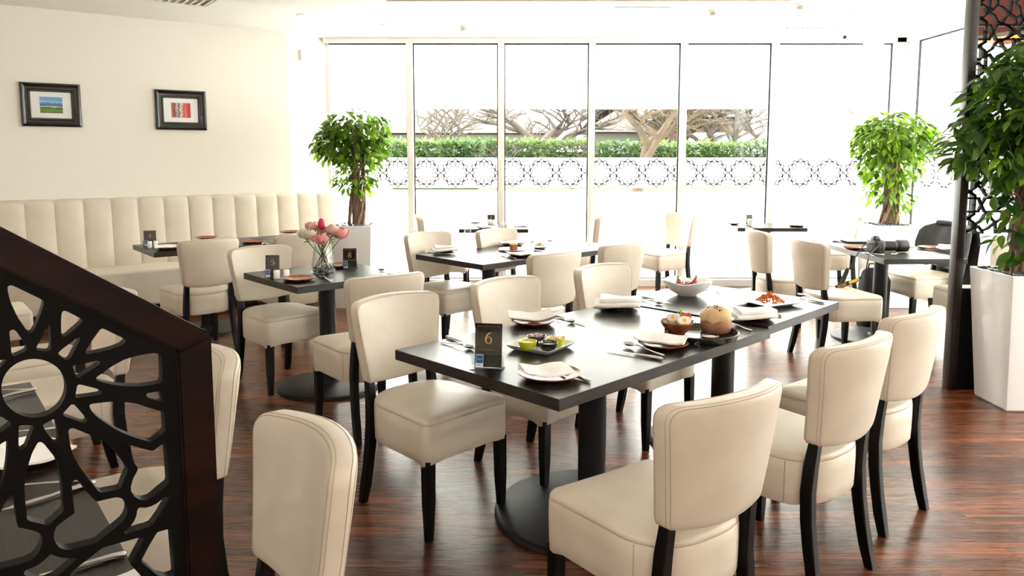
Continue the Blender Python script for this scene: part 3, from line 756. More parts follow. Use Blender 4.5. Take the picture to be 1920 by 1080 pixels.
def mk_fork():
    bm = B(); R = []
    for x, w, h, z in ((0, 0.003, 0.0015, 0.004), (0.004, 0.008, 0.0022, 0.004), (0.04, 0.007, 0.002, 0.006), (0.09, 0.0035, 0.0018, 0.012), (0.125, 0.0035, 0.0018, 0.015), (0.140, 0.011, 0.0011, 0.011), (0.155, 0.0125, 0.001, 0.007)):
        R.append([(x, w * cos(t), z + h * sin(t)) for t in [2 * pi * i / 8 for i in range(8)]])
    loft(bm, R)
    for k in range(4):
        y = -0.0102 + 0.0068 * k
        tube(bm, [(0.153, y, 0.0072), (0.17, y, 0.0045), (0.185, y, 0.004), (0.200, y * 0.95, 0.0075)], [0.0018, 0.0016, 0.0014, 0.0006], 5)
    return finish('table_fork', bm, M['chrome'])
KW = dict(knife=(mk_knife, 0.222), spoon=(mk_spoon, 0.191), fork=(mk_fork, 0.200))
GC = dict(knife='table knives', spoon='table spoons', fork='table forks')
def cutlery(kind, u0, v0, u1, v1, label, z=0.75, group=None, lift=0.0):
    """from the handle end to the tip"""
    a_, b_ = at(u0, v0, z), at(u1, v1, z); mk, L = KW[kind]
    o = cached(kind, mk); d = b_ - a_; Lr = min(1.15, max(0.85, d.length / L))
    o.location = (a_.x, a_.y, z + lift); o.rotation_euler = (0, 0, atan2(d.y, d.x)); o.scale = (Lr, 1, 1)
    return tag(o, label, kind, group or GC[kind])
def plate(u, v, label, z=0.75, s=1.0, m=None):
    o = cached('plate', mk_plate); place(o, u, v, z); o.scale = (s, s, 1)
    return tag(o, label, 'plate', 'small brown glazed plates')
def napkin(u, v, ang, w, h, label, z=0.772, sag=0.012, seed=1, thick=0.006, lift=0.0):
    rnd = random.Random(seed); bm = B(); N = 16
    ph1, ph2 = rnd.uniform(0, 6), rnd.uniform(0, 6)
    def zz(x, y):
        r_ = hypot(x / w, y / h) * 2
        return 0.004 * sin(9 * x / w + ph1) * 0.7 + 0.004 * sin(7 * (y / h) + 2 * x / w + ph2) + sag * (r_ ** 2 - 0.6) * 0.55
    tops = []; bots = []
    g = [[(-w / 2 + w * i / N, -h / 2 + h * j / N) for i in range(N + 1)] for j in range(N + 1)]
    T = [[bm.verts.new((x, y, zz(x, y) + thick)) for x, y in r_] for r_ in g]; Bt = [[bm.verts.new((x, y, zz(x, y))) for x, y in r_] for r_ in g]
    for j in range(N):
        for i in range(N):
            bm.faces.new((T[j][i], T[j][i + 1], T[j + 1][i + 1], T[j + 1][i])); bm.faces.new((Bt[j][i], Bt[j + 1][i], Bt[j + 1][i + 1], Bt[j][i + 1]))
    for i in range(N):
        for P, Q in (((0, i), (0, i + 1)), ((N, i + 1), (N, i)), ((i + 1, 0), (i, 0)), ((i, N), (i + 1, N))):
            bm.faces.new((Bt[P[0]][P[1]], Bt[Q[0]][Q[1]], T[Q[0]][Q[1]], T[P[0]][P[1]]))
    o = finish('folded_napkin', bm, M['napkin'], angle=50)
    p = at(u, v, z); o.location = (p.x, p.y, z + lift); o.rotation_euler = (0, 0, radians(ang))
    return tag(o, label, 'napkin', 'white folded napkins')
def cloth_napkin(u, v, ang, label, z=0.775, s=1.0):
    """thick rolled cloth napkin of soft folded layers"""
    bm = B()
    for k, (w, h, dz, dx) in enumerate(((0.19, 0.13, 0.0, 0.0), (0.17, 0.11, 0.018, 0.012))):
        pr = rrect(h, 0.020, 0.0095, 4); rings = []
        for i in range(15):
            t = i / 14; x = -w / 2 + w * t; k_ = 0.86 + 0.14 * sin(pi * t) ** .5
            rings.append([(x + dx, y * k_ + 0.004 * sin(6 * t + k), z_ + 0.010 + dz + 0.004 * sin(5 * t + y * 40)) for y, z_ in pr])
        loft(bm, rings)
    bmesh.ops.scale(bm, vec=(s, s, s), verts=bm.verts[:])
    o = finish('cloth_napkin', bm, M['napkin'], angle=60); p = at(u, v, z); o.location = (p.x, p.y, z); o.rotation_euler = (0, 0, radians(ang))
    return tag(o, label, 'napkin', 'soft rolled cloth napkins')

# digits drawn as tapered strokes (x, y, width)
DIG = {
 '4': [[(0.42, 1.0, .05), (0.02, 0.34, .05)], [(0.02, 0.33, .07), (0.68, 0.33, .07)], [(0.46, 1.0, .13), (0.46, 0.0, .13)], [(0.32, 0.0, .05), (0.62, 0.0, .05)]],
 '5': [[(0.15, 0.96, .06), (0.10, 0.55, .06)], [(0.14, 0.97, .12), (0.58, 0.97, .12)], [(0.10, 0.56, .06), (0.30, 0.63, .09), (0.50, 0.56, .13), (0.59, 0.36, .15), (0.52, 0.13, .13), (0.30, 0.0, .08), (0.06, 0.04, .10)]],
 '6': [[(0.58, 0.98, .05), (0.36, 0.90, .09), (0.16, 0.66, .13), (0.09, 0.36, .15), (0.16, 0.11, .12), (0.34, 0.0, .06), (0.52, 0.09, .12), (0.60, 0.31, .14), (0.53, 0.52, .11), (0.36, 0.60, .06), (0.14, 0.46, .05)]],
 '7': [[(0.04, 0.92, .13), (0.64, 0.94, .11)], [(0.64, 0.96, .06), (0.44, 0.55, .10), (0.30, 0.0, .15)], [(0.04, 0.96, .05), (0.03, 0.76, .05)]],
 '8': [[(0.34, 0.53, .12), (0.12, 0.68, .11), (0.14, 0.92, .10), (0.34, 1.0, .06), (0.54, 0.92, .10), (0.54, 0.70, .08), (0.34, 0.53, .12), (0.10, 0.36, .10), (0.08, 0.10, .12), (0.34, 0.0, .06), (0.60, 0.10, .12), (0.58, 0.36, .12), (0.34, 0.53, .12)]],
 'D': [[(0.1, 0.0, .15), (0.1, 1.0, .15)], [(0.1, 0.97, .12), (0.4, 0.92, .13), (0.6, 0.7, .15), (0.6, 0.3, .15), (0.4, 0.08, .13), (0.1, 0.03, .12)]],
 '0': [[(0.32, 1.0, .1), (0.1, 0.8, .14), (0.06, 0.5, .15), (0.1, 0.2, .14), (0.32, 0.0, .1), (0.54, 0.2, .14), (0.58, 0.5, .15), (0.54, 0.8, .14), (0.32, 1.0, .1)]],
}
def strokes(bm, ch, ox, oz, h, put):
    for st in DIG[ch]:
        P = []
        for k in range(len(st) - 1):
            p0 = st[max(k - 1, 0)]; p1 = st[k]; p2 = st[k + 1]; p3 = st[min(k + 2, len(st) - 1)]
            nn = 1 if len(st) == 2 else 5
            for i in range(nn):
                t = i / nn
                P.append([0.5 * ((2 * p1[j]) + (-p0[j] + p2[j]) * t + (2 * p0[j] - 5 * p1[j] + 4 * p2[j] - p3[j]) * t * t + (-p0[j] + 3 * p1[j] - 3 * p2[j] + p3[j]) * t ** 3) for j in range(3)])
        P.append(list(st[-1]))
        L = []; R = []
        for i, (x, y, w) in enumerate(P):
            a_ = P[max(i - 1, 0)]; b_ = P[min(i + 1, len(P) - 1)]
            dx, dy = b_[0] - a_[0], b_[1] - a_[1]; q_ = hypot(dx, dy) or 1; nx, ny = -dy / q_ * w / 2, dx / q_ * w / 2
            L.append(put(ox + (x + nx) * h, oz + (y + ny) * h)); R.append(put(ox + (x - nx) * h, oz + (y - ny) * h))
        Lv = [bm.verts.new(p) for p in L]; Rv = [bm.verts.new(p) for p in R]
        for i in range(len(P) - 1): bm.faces.new((Lv[i], Lv[i + 1], Rv[i + 1], Rv[i]))
def number_sign(u, v, digit, ang, label, leaflet=True, leaf_label=None, w=0.075, h=0.105, hh=0.045):
    """card standing in a clear acrylic holder; local -y faces the reader"""
    p = at(u, v, 0.75); e = empty('number_sign', (p.x, p.y, 0.75), radians(ang), label, 'table number', 'black table number signs')
    tl = Matrix.Rotation(radians(8), 3, 'X')
    bm = B(); box(bm, (0, 0.0, h / 2 + 0.004), (w, 0.0016, h)); finish('number_card', bm, M['card'], e, smooth=False)
    card = e.children[0]; card.rotation_euler = (radians(-7), 0, 0)
    bm = B(); strokes(bm, digit, -h * 0.09, h * 0.56, h * 0.26, lambda x, z: (x, -0.0012, z)); finish('digit', bm, M['gold'], card, smooth=False)
    bm = B()
    for zc, hh_ in ((h * 0.955, 0.0035), (h * 0.42, 0.007)): box(bm, (0, -0.0010, zc), (w * 0.86, 0.0004, hh_))
    for s in (-1, 1): box(bm, (s * w * 0.43, -0.0010, h * 0.7), (0.0012, 0.0004, h * 0.5))
    finish('printed_border', bm, M['gold_dim'], card, smooth=False)
    bm = B(); W2 = w * 1.22
    box(bm, (0, -0.008, 0.0012), (W2, 0.052, 0.0024))
    box(bm, (0, 0.006, hh / 2), (W2 * 0.98, 0.002, hh)); 
    box(bm, (0, 0, 0), (W2 * 0.98, 0.002, hh), rot=None)
    vs_ = bm.verts[-8:]; bmesh.ops.rotate(bm, cent=(0, 0, 0), matrix=Matrix.Rotation(radians(26), 3, 'X'), verts=vs_); bmesh.ops.translate(bm, vec=(0, -0.014, hh / 2), verts=vs_)
    finish('acrylic_holder', bm, M['acrylic'], e, smooth=False)
    if leaflet:
        f = empty('payment_leaflet', (0, 0, 0), 0, leaf_label, 'leaflet', 'small blue and white leaflets')
        bm = B(); box(bm, (0, 0, 0.023), (0.028, 0.0012, 0.046)); finish('paper', bm, M['white'], f, smooth=False)
        bm = B(); box(bm, (0, -0.0009, 0.029), (0.023, 0.0006, 0.028)); finish('blue_panel', bm, M['blue'], f, smooth=False)
        bm = B()
        for z_, l_ in ((0.030, 0.018), (0.027, 0.013)): box(bm, (0, -0.0014, z_), (l_, 0.0004, 0.0011))
        finish('white_print', bm, M['white'], f, smooth=False)
        bm = B()
        for z_, l_, x_ in ((0.0105, 0.012, -0.004), (0.0075, 0.017, -0.002)): box(bm, (x_, -0.0009, z_), (l_, 0.0004, 0.0014))
        finish('blue_print', bm, M['blue'], f, smooth=False)
        R_ = Matrix.Rotation(radians(ang), 4, 'Z'); off = R_ @ Vector((-w * 0.30, -0.012, 0.004))
        f.location = Vector((p.x, p.y, 0.75)) + off; f.rotation_euler = (radians(-14), 0, radians(ang))
    return e

# ---- front table
number_sign(915, 690, '6', -10, 'black card with a copper number 6 in a clear holder on the front table', True, 'blue leaflet in the clear holder of the number 6 sign', 0.098, 0.155, 0.062)
def tray_pt(pts): return [at(u, v, 0.757) for u, v in pts]
tp = tray_pt([(947, 656), (1038, 672), (1080, 643), (992, 632)])
tc_ = sum(tp, Vector()) / 4; ta = atan2(tp[1].y - tp[0].y, tp[1].x - tp[0].x)
bm = B()
def sqr(w, h, z, r_=0.006): return [(x, y, z) for x, y in rrect(w, h, r_, 3)]
loft(bm, [sqr(0.150, 0.150, 0.0), sqr(0.168, 0.168, 0.004), sqr(0.205, 0.205, 0.022), sqr(0.199, 0.199, 0.0225), sqr(0.160, 0.160, 0.0085), sqr(0.04, 0.04, 0.0085)])
o = finish('serving_tray', bm, M['white_china'], angle=25); o.location = (tc_.x, tc_.y, 0.75); o.rotation_euler = (0, 0, ta)
tag(o, 'square white china tray holding four small sauce bowls', 'tray')
def sauce_bowl(u, v, m, fill, label, chunky=False, seed=0):
    p = at(u, v, 0.79); e = empty('sauce_bowl', (p.x, p.y, 0.7588), 0, label, 'bowl', 'small round sauce bowls')
    bm = B(); lathe(bm, [(0.001, 0), (0.018, 0), (0.026, 0.008), (0.034, 0.024), (0.0365, 0.038), (0.0345, 0.0385), (0.031, 0.026), (0.022, 0.010), (0.001, 0.007)], 32)
    finish('bowl_body', bm, m, e, angle=60)
    bm = B(); rnd = random.Random(seed)
    lathe(bm, [(0.001, 0.031), (0.02, 0.0315), (0.0325, 0.030), (0.030, 0.024), (0.001, 0.02)], 28)
    if chunky:
        for i in range(34):
            r_ = 0.024 * sqrt(rnd.random()); a_ = rnd.uniform(0, 6.3)
            box(bm, (r_ * cos(a_), r_ * sin(a_), 0.034 + rnd.uniform(0, 0.006)), (0.008, 0.007, 0.006), 0.001, Matrix.Rotation(rnd.uniform(0, 3), 3, 'Z'))
    finish('sauce', bm, fill, e)
sauce_bowl(989, 642, M['lime'], simple('yoghurt_dip', (0.72, 0.74, 0.60), 0.3), 'lime green sauce bowl with pale yoghurt, front left on the white tray')
sauce_bowl(1028, 645, M['black_china'], simple('green_chutney', (0.10, 0.15, 0.02), 0.2), 'black sauce bowl with green chutney at the front of the white tray')
sauce_bowl(1006, 632, M['black_china'], noisy('onion_relish', (0.30, 0.09, 0.12), (0.75, 0.55, 0.52), (90, 90, 90), 0.5), 'black sauce bowl with chopped pink onion at the back of the white tray', True, 3)
sauce_bowl(1043, 636, M['lime'], noisy('mango_relish', (0.80, 0.45, 0.22), (0.85, 0.75, 0.60), (70, 70, 70), 0.4), 'lime green sauce bowl with chunky pale relish on the right of the white tray', True, 4)

plate(1030, 708, 'brown plate under a napkin at the near corner of the front table', s=1.1)
napkin(1030, 698, 22, 0.165, 0.15, 'white napkin on the brown plate at the near corner of the front table', seed=2)
cutlery('fork', 1060, 712, 1018, 683, 'fork with its tines showing behind the near corner plate', lift=0.0)
cutlery('knife', 1107, 718, 1040, 696, 'knife whose handle sticks out right of the near corner plate')
plate(1000, 608, 'brown plate under a napkin behind the sauce tray')
napkin(997, 598, 8, 0.20, 0.15, 'white napkin with raised edges on the plate behind the sauce tray', seed=5, sag=0.03)
cutlery('spoon', 1030, 597, 1076, 607, 'spoon beside the plate behind the sauce tray, under the number nine direction', lift=0.001)['label'] = 'spoon lying right of the plate behind the sauce tray'
cutlery('knife', 1036, 592, 1107, 613, 'knife lying right of the plate behind the sauce tray')
cutlery('spoon', 827, 643, 889, 656, 'spoon at the left end of the front table beside the sign')
cutlery('knife', 837, 633, 900, 655, 'knife at the left end of the front table, behind the spoon')
plate(1160, 576, 'brown plate under a thick cloth napkin on the far side of the front table')
cloth_napkin(1158, 573, -10, 'thick stacked cloth napkin on the far side of the front table', s=1.15)
cutlery('fork', 1112, 576, 1172, 585, 'fork in front of the stacked cloth napkin')
cutlery('spoon', 1196, 562, 1242, 572, 'spoon right of the stacked cloth napkin')
cutlery('knife', 1202, 557, 1270, 574, 'knife right of the stacked cloth napkin, pointing toward the dark tray')
# curry bowl
p = at(1288, 553); e = empty('serving_bowl', (p.x, p.y, 0.75), radians(25), 'white angular bowl with two upright drumsticks on the front table', 'bowl')
bm = B()
def sqe(w, z, k=0.5):
    out = []
    for i in range(48):
        a_ = 2 * pi * i / 48; r_ = w / (abs(cos(a_)) ** 1.75 + abs(sin(a_)) ** 1.75) ** (1 / 1.75)
        zz_ = z + k * 0.007 * cos(4 * a_)
        out.append((r_ * cos(a_), r_ * sin(a_), zz_))
    return out
loft(bm, [sqe(0.052, 0, 0), sqe(0.056, 0.006, 0), sqe(0.102, 0.032, 0.2), sqe(0.128, 0.066, 0.8), sqe(0.138, 0.080, 1), sqe(0.134, 0.0805, 1), sqe(0.105, 0.055, 0.5), sqe(0.07, 0.04, 0), sqe(0.01, 0.036, 0)])
finish('bowl_body', bm, M['white_china'], e, angle=60)
mcurry = noisy('roasted_chicken', (0.10, 0.015, 0.006), (0.50, 0.15, 0.05), (55, 55, 55), 0.35, 0.6, 4)
for k, (x, y, tx) in enumerate(((-0.035, 0.0, -0.004), (0.03, 0.01, 0.006))):
    f = empty('chicken_drumstick', (p.x + x * 1.2, p.y + y, 0.79), 0, ('left' if k == 0 else 'right') + ' roasted drumstick standing up in the white bowl', 'chicken drumstick', 'drumsticks in the white bowl')
    bm = B(); tube(bm, [(-0.014, 0, 0.0), (0, 0, 0.012), (tx, 0, 0.03), (tx * 2, 0, 0.048)], [0.030, 0.028, 0.016, 0.007], 14); finish('meat', bm, mcurry, f)
    bm = B(); tube(bm, [(tx * 2, 0, 0.045), (tx * 2.3, 0, 0.060), (tx * 2.4, 0, 0.066)], [0.006, 0.0065, 0.008], 10); finish('bone', bm, simple('browned_bone', (0.32, 0.2, 0.1), 0.5), f)
bm = B(); rnd = random.Random(4)
lathe(bm, [(0.001, 0.012), (0.05, 0.010), (0.085, 0.0), (0.001, -0.01)], 28)
for i in range(30):
    r_ = 0.06 * sqrt(rnd.random()); a_ = rnd.uniform(0, 6.3); rr = bmesh.ops.create_icosphere(bm, subdivisions=1, radius=rnd.uniform(0.006, 0.012)); bmesh.ops.translate(bm, vec=(r_ * cos(a_), r_ * sin(a_), 0.012), verts=rr['verts'])
o = finish('curry_sauce', bm, mcurry); o.location = (p.x, p.y, 0.797); tag(o, 'red brown curry filling the white angular bowl', 'food', kind='stuff')
cutlery('fork', 1320, 541, 1346, 549, 'fork lying right of the white curry bowl')
# near right setting
plate(1243, 650, 'brown plate under a napkin left of the round dark tray')
napkin(1240, 639, -22, 0.19, 0.155, 'white napkin on the plate left of the round dark tray', seed=8, sag=0.02)
cutlery('fork', 1311, 650, 1222, 623, 'fork crossing under the napkin left of the round dark tray')
cutlery('spoon', 1245, 670, 1168, 648, 'spoon lying across the knife at the front table edge', lift=0.004)
cutlery('knife', 1243, 676, 1137, 658, 'knife at the front table edge below the spoon')
# dark tray with salad, pie and dip
p = at(1314, 634); e_t = p
bm = B(); lathe(bm, [(0.001, 0), (0.128, 0), (0.140, 0.008), (0.147, 0.030), (0.142, 0.032), (0.134, 0.014), (0.120, 0.009), (0.001, 0.008)], 56)
o = finish('serving_platter', bm, M['slate'], angle=50); o.location = (p.x, p.y, 0.75); o.scale = (1.05, 1, 1); tag(o, 'round dark stoneware platter carrying the clay pot pie and salad', 'platter')
ps = at(1270, 625, 0.760); e = empty('salad_bowl', (ps.x, ps.y, 0.7585), 0, 'brown glazed bowl of salad with egg and tomato on the dark platter', 'bowl')
bm = B(); lathe(bm, [(0.001, 0), (0.030, 0), (0.034, 0.006), (0.055, 0.024), (0.074, 0.052), (0.072, 0.054), (0.055, 0.034), (0.001, 0.016)], 40); finish('bowl_body', bm, M['brown_china'], e, angle=60)
bm = B(); rnd = random.Random(14)
for i in range(46):
    r_ = 0.058 * sqrt(rnd.random()); a_ = rnd.uniform(0, 6.3)
    box(bm, (r_ * cos(a_), r_ * sin(a_), 0.040 + rnd.uniform(0, 0.016)), (0.022, 0.012, 0.006), 0.002, Matrix.Rotation(rnd.uniform(0, 3), 3, 'Z') @ Matrix.Rotation(rnd.uniform(-.6, .6), 3, 'X'))
tag(finish('salad_leaves', bm, noisy('salad_mix', (0.16, 0.16, 0.03), (0.62, 0.55, 0.28), (60, 60, 60), 0.4), e), kind='stuff')
def wedge(name, loc, L, r_, m1, m2, rz, label, cat):
    f = empty(name, loc, rz, label, cat)
    bm = B(); R = []
    for i in range(13):
        t = -1 + 2 * i / 12; k = sqrt(max(0.0, 1 - t * t)) + 0.02
        R.append([(t * L / 2, r_ * k * cos(a_), r_ * k * sin(a_)) for a_ in [pi + pi * j / 8 for j in range(9)]] + [(t * L / 2, r_ * k * 0.3, 0.001), (t * L / 2, -r_ * k * 0.3, 0.001)])
    loft(bm, R); finish('flesh', bm, m1, f)
    if m2:
        bm = B(); lathe(bm, [(0.001, 0.003), (r_ * 0.45, 0.0022), (r_ * 0.5, 0.0), (0.001, -0.001)], 20); finish('yolk', bm, m2, f)
    f.rotation_euler = (radians(62), 0, rz); return f
egg = simple('egg_white', (0.86, 0.82, 0.72), 0.3); yk = simple('egg_yolk', (0.85, 0.52, 0.06), 0.4); tom = simple('tomato_flesh', (0.70, 0.09, 0.025), 0.2)
wedge('egg_slice', (ps.x + 0.022, ps.y - 0.030, 0.822), 0.062, 0.018, egg, yk, radians(8), 'boiled egg half at the front of the salad bowl', 'egg')
wedge('egg_slice', (ps.x - 0.018, ps.y + 0.012, 0.826), 0.055, 0.016, egg, yk, radians(-20), 'boiled egg half at the back left of the salad bowl', 'egg')
wedge('tomato_wedge', (ps.x + 0.035, ps.y + 0.006, 0.830), 0.055, 0.015, tom, None, radians(15), 'red tomato wedge on the salad bowl', 'tomato')
f = empty('salad_sprig', (ps.x + 0.012, ps.y + 0.02, 0.812), 0, 'curly green and purple salad sprig standing in the salad bowl', 'garnish')
bm = B(); lay = bm.verts.layers.float.new('tint'); rnd = random.Random(3)
tube(bm, [(0, 0, 0), (0.002, 0, 0.025), (0.006, 0, 0.045)], 0.0016, 5)
for i in range(14): leaf_geo(bm, lay, Vector((0.003, 0, 0.02 + 0.002 * i)), Vector((cos(i * 2.4), sin(i * 2.4), 0.5)), Vector((0, 0, 1)), 0.02, 0.009, 0.8)
finish('green_curl', bm, simple('lettuce_green', (0.28, 0.50, 0.06), 0.4), f)
bm = B(); lay = bm.verts.layers.float.new('tint')
for i in range(16): leaf_geo(bm, lay, Vector((0.028 + 0.001 * i, 0, 0.010 + 0.0012 * i)), Vector((cos(i * 2.4), sin(i * 2.4), 0.4)), Vector((0, 0, 1)), 0.018, 0.010, 0.2)
finish('purple_curl', bm, simple('radicchio_purple', (0.10, 0.015, 0.03), 0.4), f)
pp = at(1342, 622, 0.760); e = empty('clay_pot', (pp.x, pp.y, 0.7585), 0, 'terracotta pot topped with a domed golden pastry lid on the dark platter', 'pot')
bm = B(); lathe(bm, [(0.001, 0), (0.052, 0), (0.060, 0.008), (0.067, 0.030), (0.064, 0.052), (0.058, 0.066), (0.060, 0.074), (0.001, 0.07)], 40); finish('pot_body', bm, M['clay'], e, angle=60)
bm = B(); R = []; rnd = random.Random(2)
for z, r_ in ((0.052, 0.064), (0.058, 0.0665), (0.070, 0.065), (0.082, 0.062), (0.092, 0.055), (0.101, 0.043), (0.107, 0.027), (0.110, 0.010)):
    R.append([(r_ * cos(2 * pi * i / 40) * (1 + .04 * sin(5 * i / 40 * 2 * pi)), r_ * sin(2 * pi * i / 40) * (1 + .03 * sin(3 * i / 40 * 2 * pi + z * 60)), z + (0.006 * sin(7 * 2 * pi * i / 40) if z < 0.06 else 0.0035 * sin(3 * 2 * pi * i / 40 + z * 90))) for i in range(40)])
loft(bm, R); finish('pastry_lid', bm, noisy('pastry', (0.62, 0.40, 0.19), (0.72, 0.54, 0.30), (28, 28, 28), 0.6, 0.5), e, angle=70)
bm = B()
for i in range(60):
    a_ = rnd.uniform(0, 6.3); r_ = 0.045 * sqrt(rnd.random()); z_ = 0.111 - (r_ / 0.045) ** 2.3 * 0.014
    rr = bmesh.ops.create_icosphere(bm, subdivisions=1, radius=rnd.uniform(0.002, 0.0042)); bmesh.ops.translate(bm, vec=(r_ * cos(a_), r_ * sin(a_), z_), verts=rr['verts'])
tag(finish('seeds', bm, simple('toasted_seed', (0.07, 0.025, 0.012), 0.5), e), kind='stuff')
pd = at(1331, 634, 0.765); e = empty('dip_dish', (pd.x, pd.y, 0.7585), 0, 'tiny black dish of white dip in front of the clay pot', 'bowl')
bm = B(); lathe(bm, [(0.001, 0), (0.028, 0), (0.036, 0.014), (0.0375, 0.017), (0.035, 0.017), (0.03, 0.008), (0.001, 0.006)], 32); finish('dish_body', bm, M['black_china'], e, angle=60)
bm = B(); lathe(bm, [(0.001, 0.016), (0.02, 0.015), (0.033, 0.012), (0.001, 0.008)], 28); finish('dip', bm, simple('white_dip', (0.72, 0.66, 0.54), 0.4), e)
cutlery('fork', 1410, 621, 1350, 606, 'fork with only its handle showing right of the dark platter')
# far right settings on the second square table
pq = at(1443, 570); e = empty('dinner_plate', (pq.x, pq.y, 0.75), radians(28), 'large square white plate with shredded orange food on it', 'plate')
bm = B(); loft(bm, [sqr(0.16, 0.16, 0, 0.02), sqr(0.19, 0.19, 0.006, 0.03), sqr(0.29, 0.25, 0.021, 0.03), sqr(0.285, 0.245, 0.0235, 0.03), sqr(0.20, 0.18, 0.010, 0.03), sqr(0.02, 0.02, 0.009, 0.005)]); finish('plate_body', bm, M['white_china'], e, angle=40)
bm = B(); rnd = random.Random(6)
for i in range(150):
    t = rnd.random(); hgt = 0.05 * (1 - t) ** 0.8; r_ = 0.055 * t; a_ = rnd.uniform(0, 6.3); L_ = rnd.uniform(0.012, 0.03)
    c = Vector((r_ * 1.25 * cos(a_), r_ * sin(a_), 0.014 + hgt * rnd.uniform(.5, 1))); d_ = Vector((rnd.gauss(0, 1), rnd.gauss(0, 1), rnd.gauss(0, .6))).normalized() * L_ / 2
    tube(bm, [c - d_, c + Vector((0, 0, 0.002)), c + d_], [0.002, 0.0048, 0.0022], 6)
o = finish('fried_shreds', bm, noisy('spiced_orange', (0.42, 0.05, 0.008), (0.78, 0.24, 0.03), (70, 70, 70), 0.35)); o.location = (pq.x, pq.y, 0.75); tag(o, 'heap of shredded orange spiced food on the square white plate', 'food', kind='stuff')
plate(1412, 597, 'brown plate under the rolled napkin in front of the square white plate')
cloth_napkin(1411, 594, 8, 'soft white cloth napkin in front of the square white plate', s=1.0)
cutlery('knife', 1466, 594, 1400, 583, 'knife handle sticking out from under the soft cloth napkin')
cutlery('spoon', 1547, 569, 1476, 549, 'spoon at the far right corner beside the square white plate', lift=0.003)
cutlery('knife', 1546, 570, 1480, 557, 'knife at the far right corner beneath the spoon')

# ---- vase table
number_sign(511, 520, '5', 4, 'black card with the number 5 at the left corner of the vase table', True, 'blue leaflet below the number 5 sign', 0.085, 0.135, 0.05)
def shaker(u, v, label):
    def mk():
        e = empty('condiment_shaker')
        bm = B(); R = []
        for w, z in ((0.030, 0), (0.033, 0.003), (0.033, 0.050), (0.029, 0.056)): R.append([(x, y, z) for x, y in rrect(w, w, 0.009, 4)])
        loft(bm, R); finish('body', bm, M['white_china'], e, angle=50)
        bm = B()
        for i in range(5): lathe(bm, [(0.0011, 0.0), (0.001, 0.0006)], 8, (0.006 * cos(i * 1.26), 0.006 * sin(i * 1.26), 0.0560))
        finish('pour_holes', bm, M['gasket'], e)
        return e
    e = cached('shaker', mk)
    place(e, u, v, ang=0.7); return tag(e, label, 'shaker', 'white square condiment shakers')
shaker(519, 523, 'white shaker next to the blue leaflet at the number 5 sign')
shaker(537, 522, 'white shaker nearest the brown plate on the vase table')
plate(560, 526, 'brown plate on the vase table in front of the shakers', s=1.02)
cutlery('fork', 620, 529, 594, 515, 'fork on the vase table right of the brown plate')
cutlery('knife', 622, 528, 596, 517, 'knife crossing the fork on the vase table')
number_sign(656, 503, '8', 6, 'black card with the number 8 right of the flower vase', True, 'blue leaflet below the sign right of the flower vase', 0.09, 0.13, 0.055)
plate(634, 501, 'brown plate behind the number 8 sign')
cutlery('spoon', 753, 513, 690, 505, 'spoon on the vase table right of the number 8 sign')
cutlery('knife', 756, 517, 688, 512, 'knife on the vase table right of the number 8 sign')
# vase with flowers
pv = at(606, 512); VX = 0.0
e = empty('flower_vase', (pv.x, pv.y, 0.75), 0, 'clear glass vase with dark pebbles on the table, holding the pink and white flowers', 'vase')
bm = B(); lathe(bm, [(0.001, 0), (0.068, 0), (0.078, 0.008), (0.079, 0.025), (0.070, 0.08), (0.058, 0.15), (0.054, 0.185), (0.056, 0.20)], 40, close=False)
for f_ in list(bm.faces): pass
finish('glass_body', bm, M['drink_glass'], e)
bm = B(); rnd = random.Random(8)
for i in range(42):
    r_ = 0.058 * sqrt(rnd.random()); a_ = rnd.uniform(0, 6.3)
    rr = bmesh.ops.create_icosphere(bm, subdivisions=2, radius=rnd.uniform(0.010, 0.015)); bmesh.ops.scale(bm, vec=(1, 1, .65), verts=rr['verts'])
    bmesh.ops.translate(bm, vec=(r_ * cos(a_), r_ * sin(a_), 0.014 + rnd.uniform(0, 0.022)), verts=rr['verts'])
tag(finish('pebbles', bm, M['stone'], e), kind='stuff')
peony = [  # dx (m right), dz (height), depth, size, colour key
 (-0.110, 0.262, 0.00, 0.044, 'cream', 'cream white peony at the far left of the vase'),
 (-0.060, 0.258, -0.03, 0.044, 'ivory', 'ivory peony left of the front pink one'),
 (0.006, 0.236, -0.055, 0.046, 'pink', 'full pink peony at the front of the bouquet'),
 (-0.070, 0.305, 0.03, 0.040, 'palepink', 'pale pink peony at the upper left back of the bouquet'),
 (0.070, 0.288, -0.01, 0.043, 'palepink', 'pale pink peony on the upper right of the bouquet'),
 (0.122, 0.265, -0.01, 0.043, 'pink', 'pink peony at the far right of the bouquet'),
 (-0.015, 0.290, 0.04, 0.036, 'palepink', 'pale pink peony behind the red tulip')]
pc = {'cream': simple('petal_cream', (0.80, 0.74, 0.62), 0.6), 'ivory': simple('petal_ivory', (0.80, 0.70, 0.54), 0.6), 'pink': simple('petal_pink', (0.80, 0.33, 0.30), 0.6), 'palepink': simple('petal_pale_pink', (0.82, 0.50, 0.47), 0.6), 'red': simple('petal_crimson', (0.62, 0.02, 0.06), 0.45)}
stem_m = simple('flower_stem', (0.035, 0.025, 0.015), 0.6); stem_g = simple('green_stem', (0.10, 0.20, 0.04), 0.5)
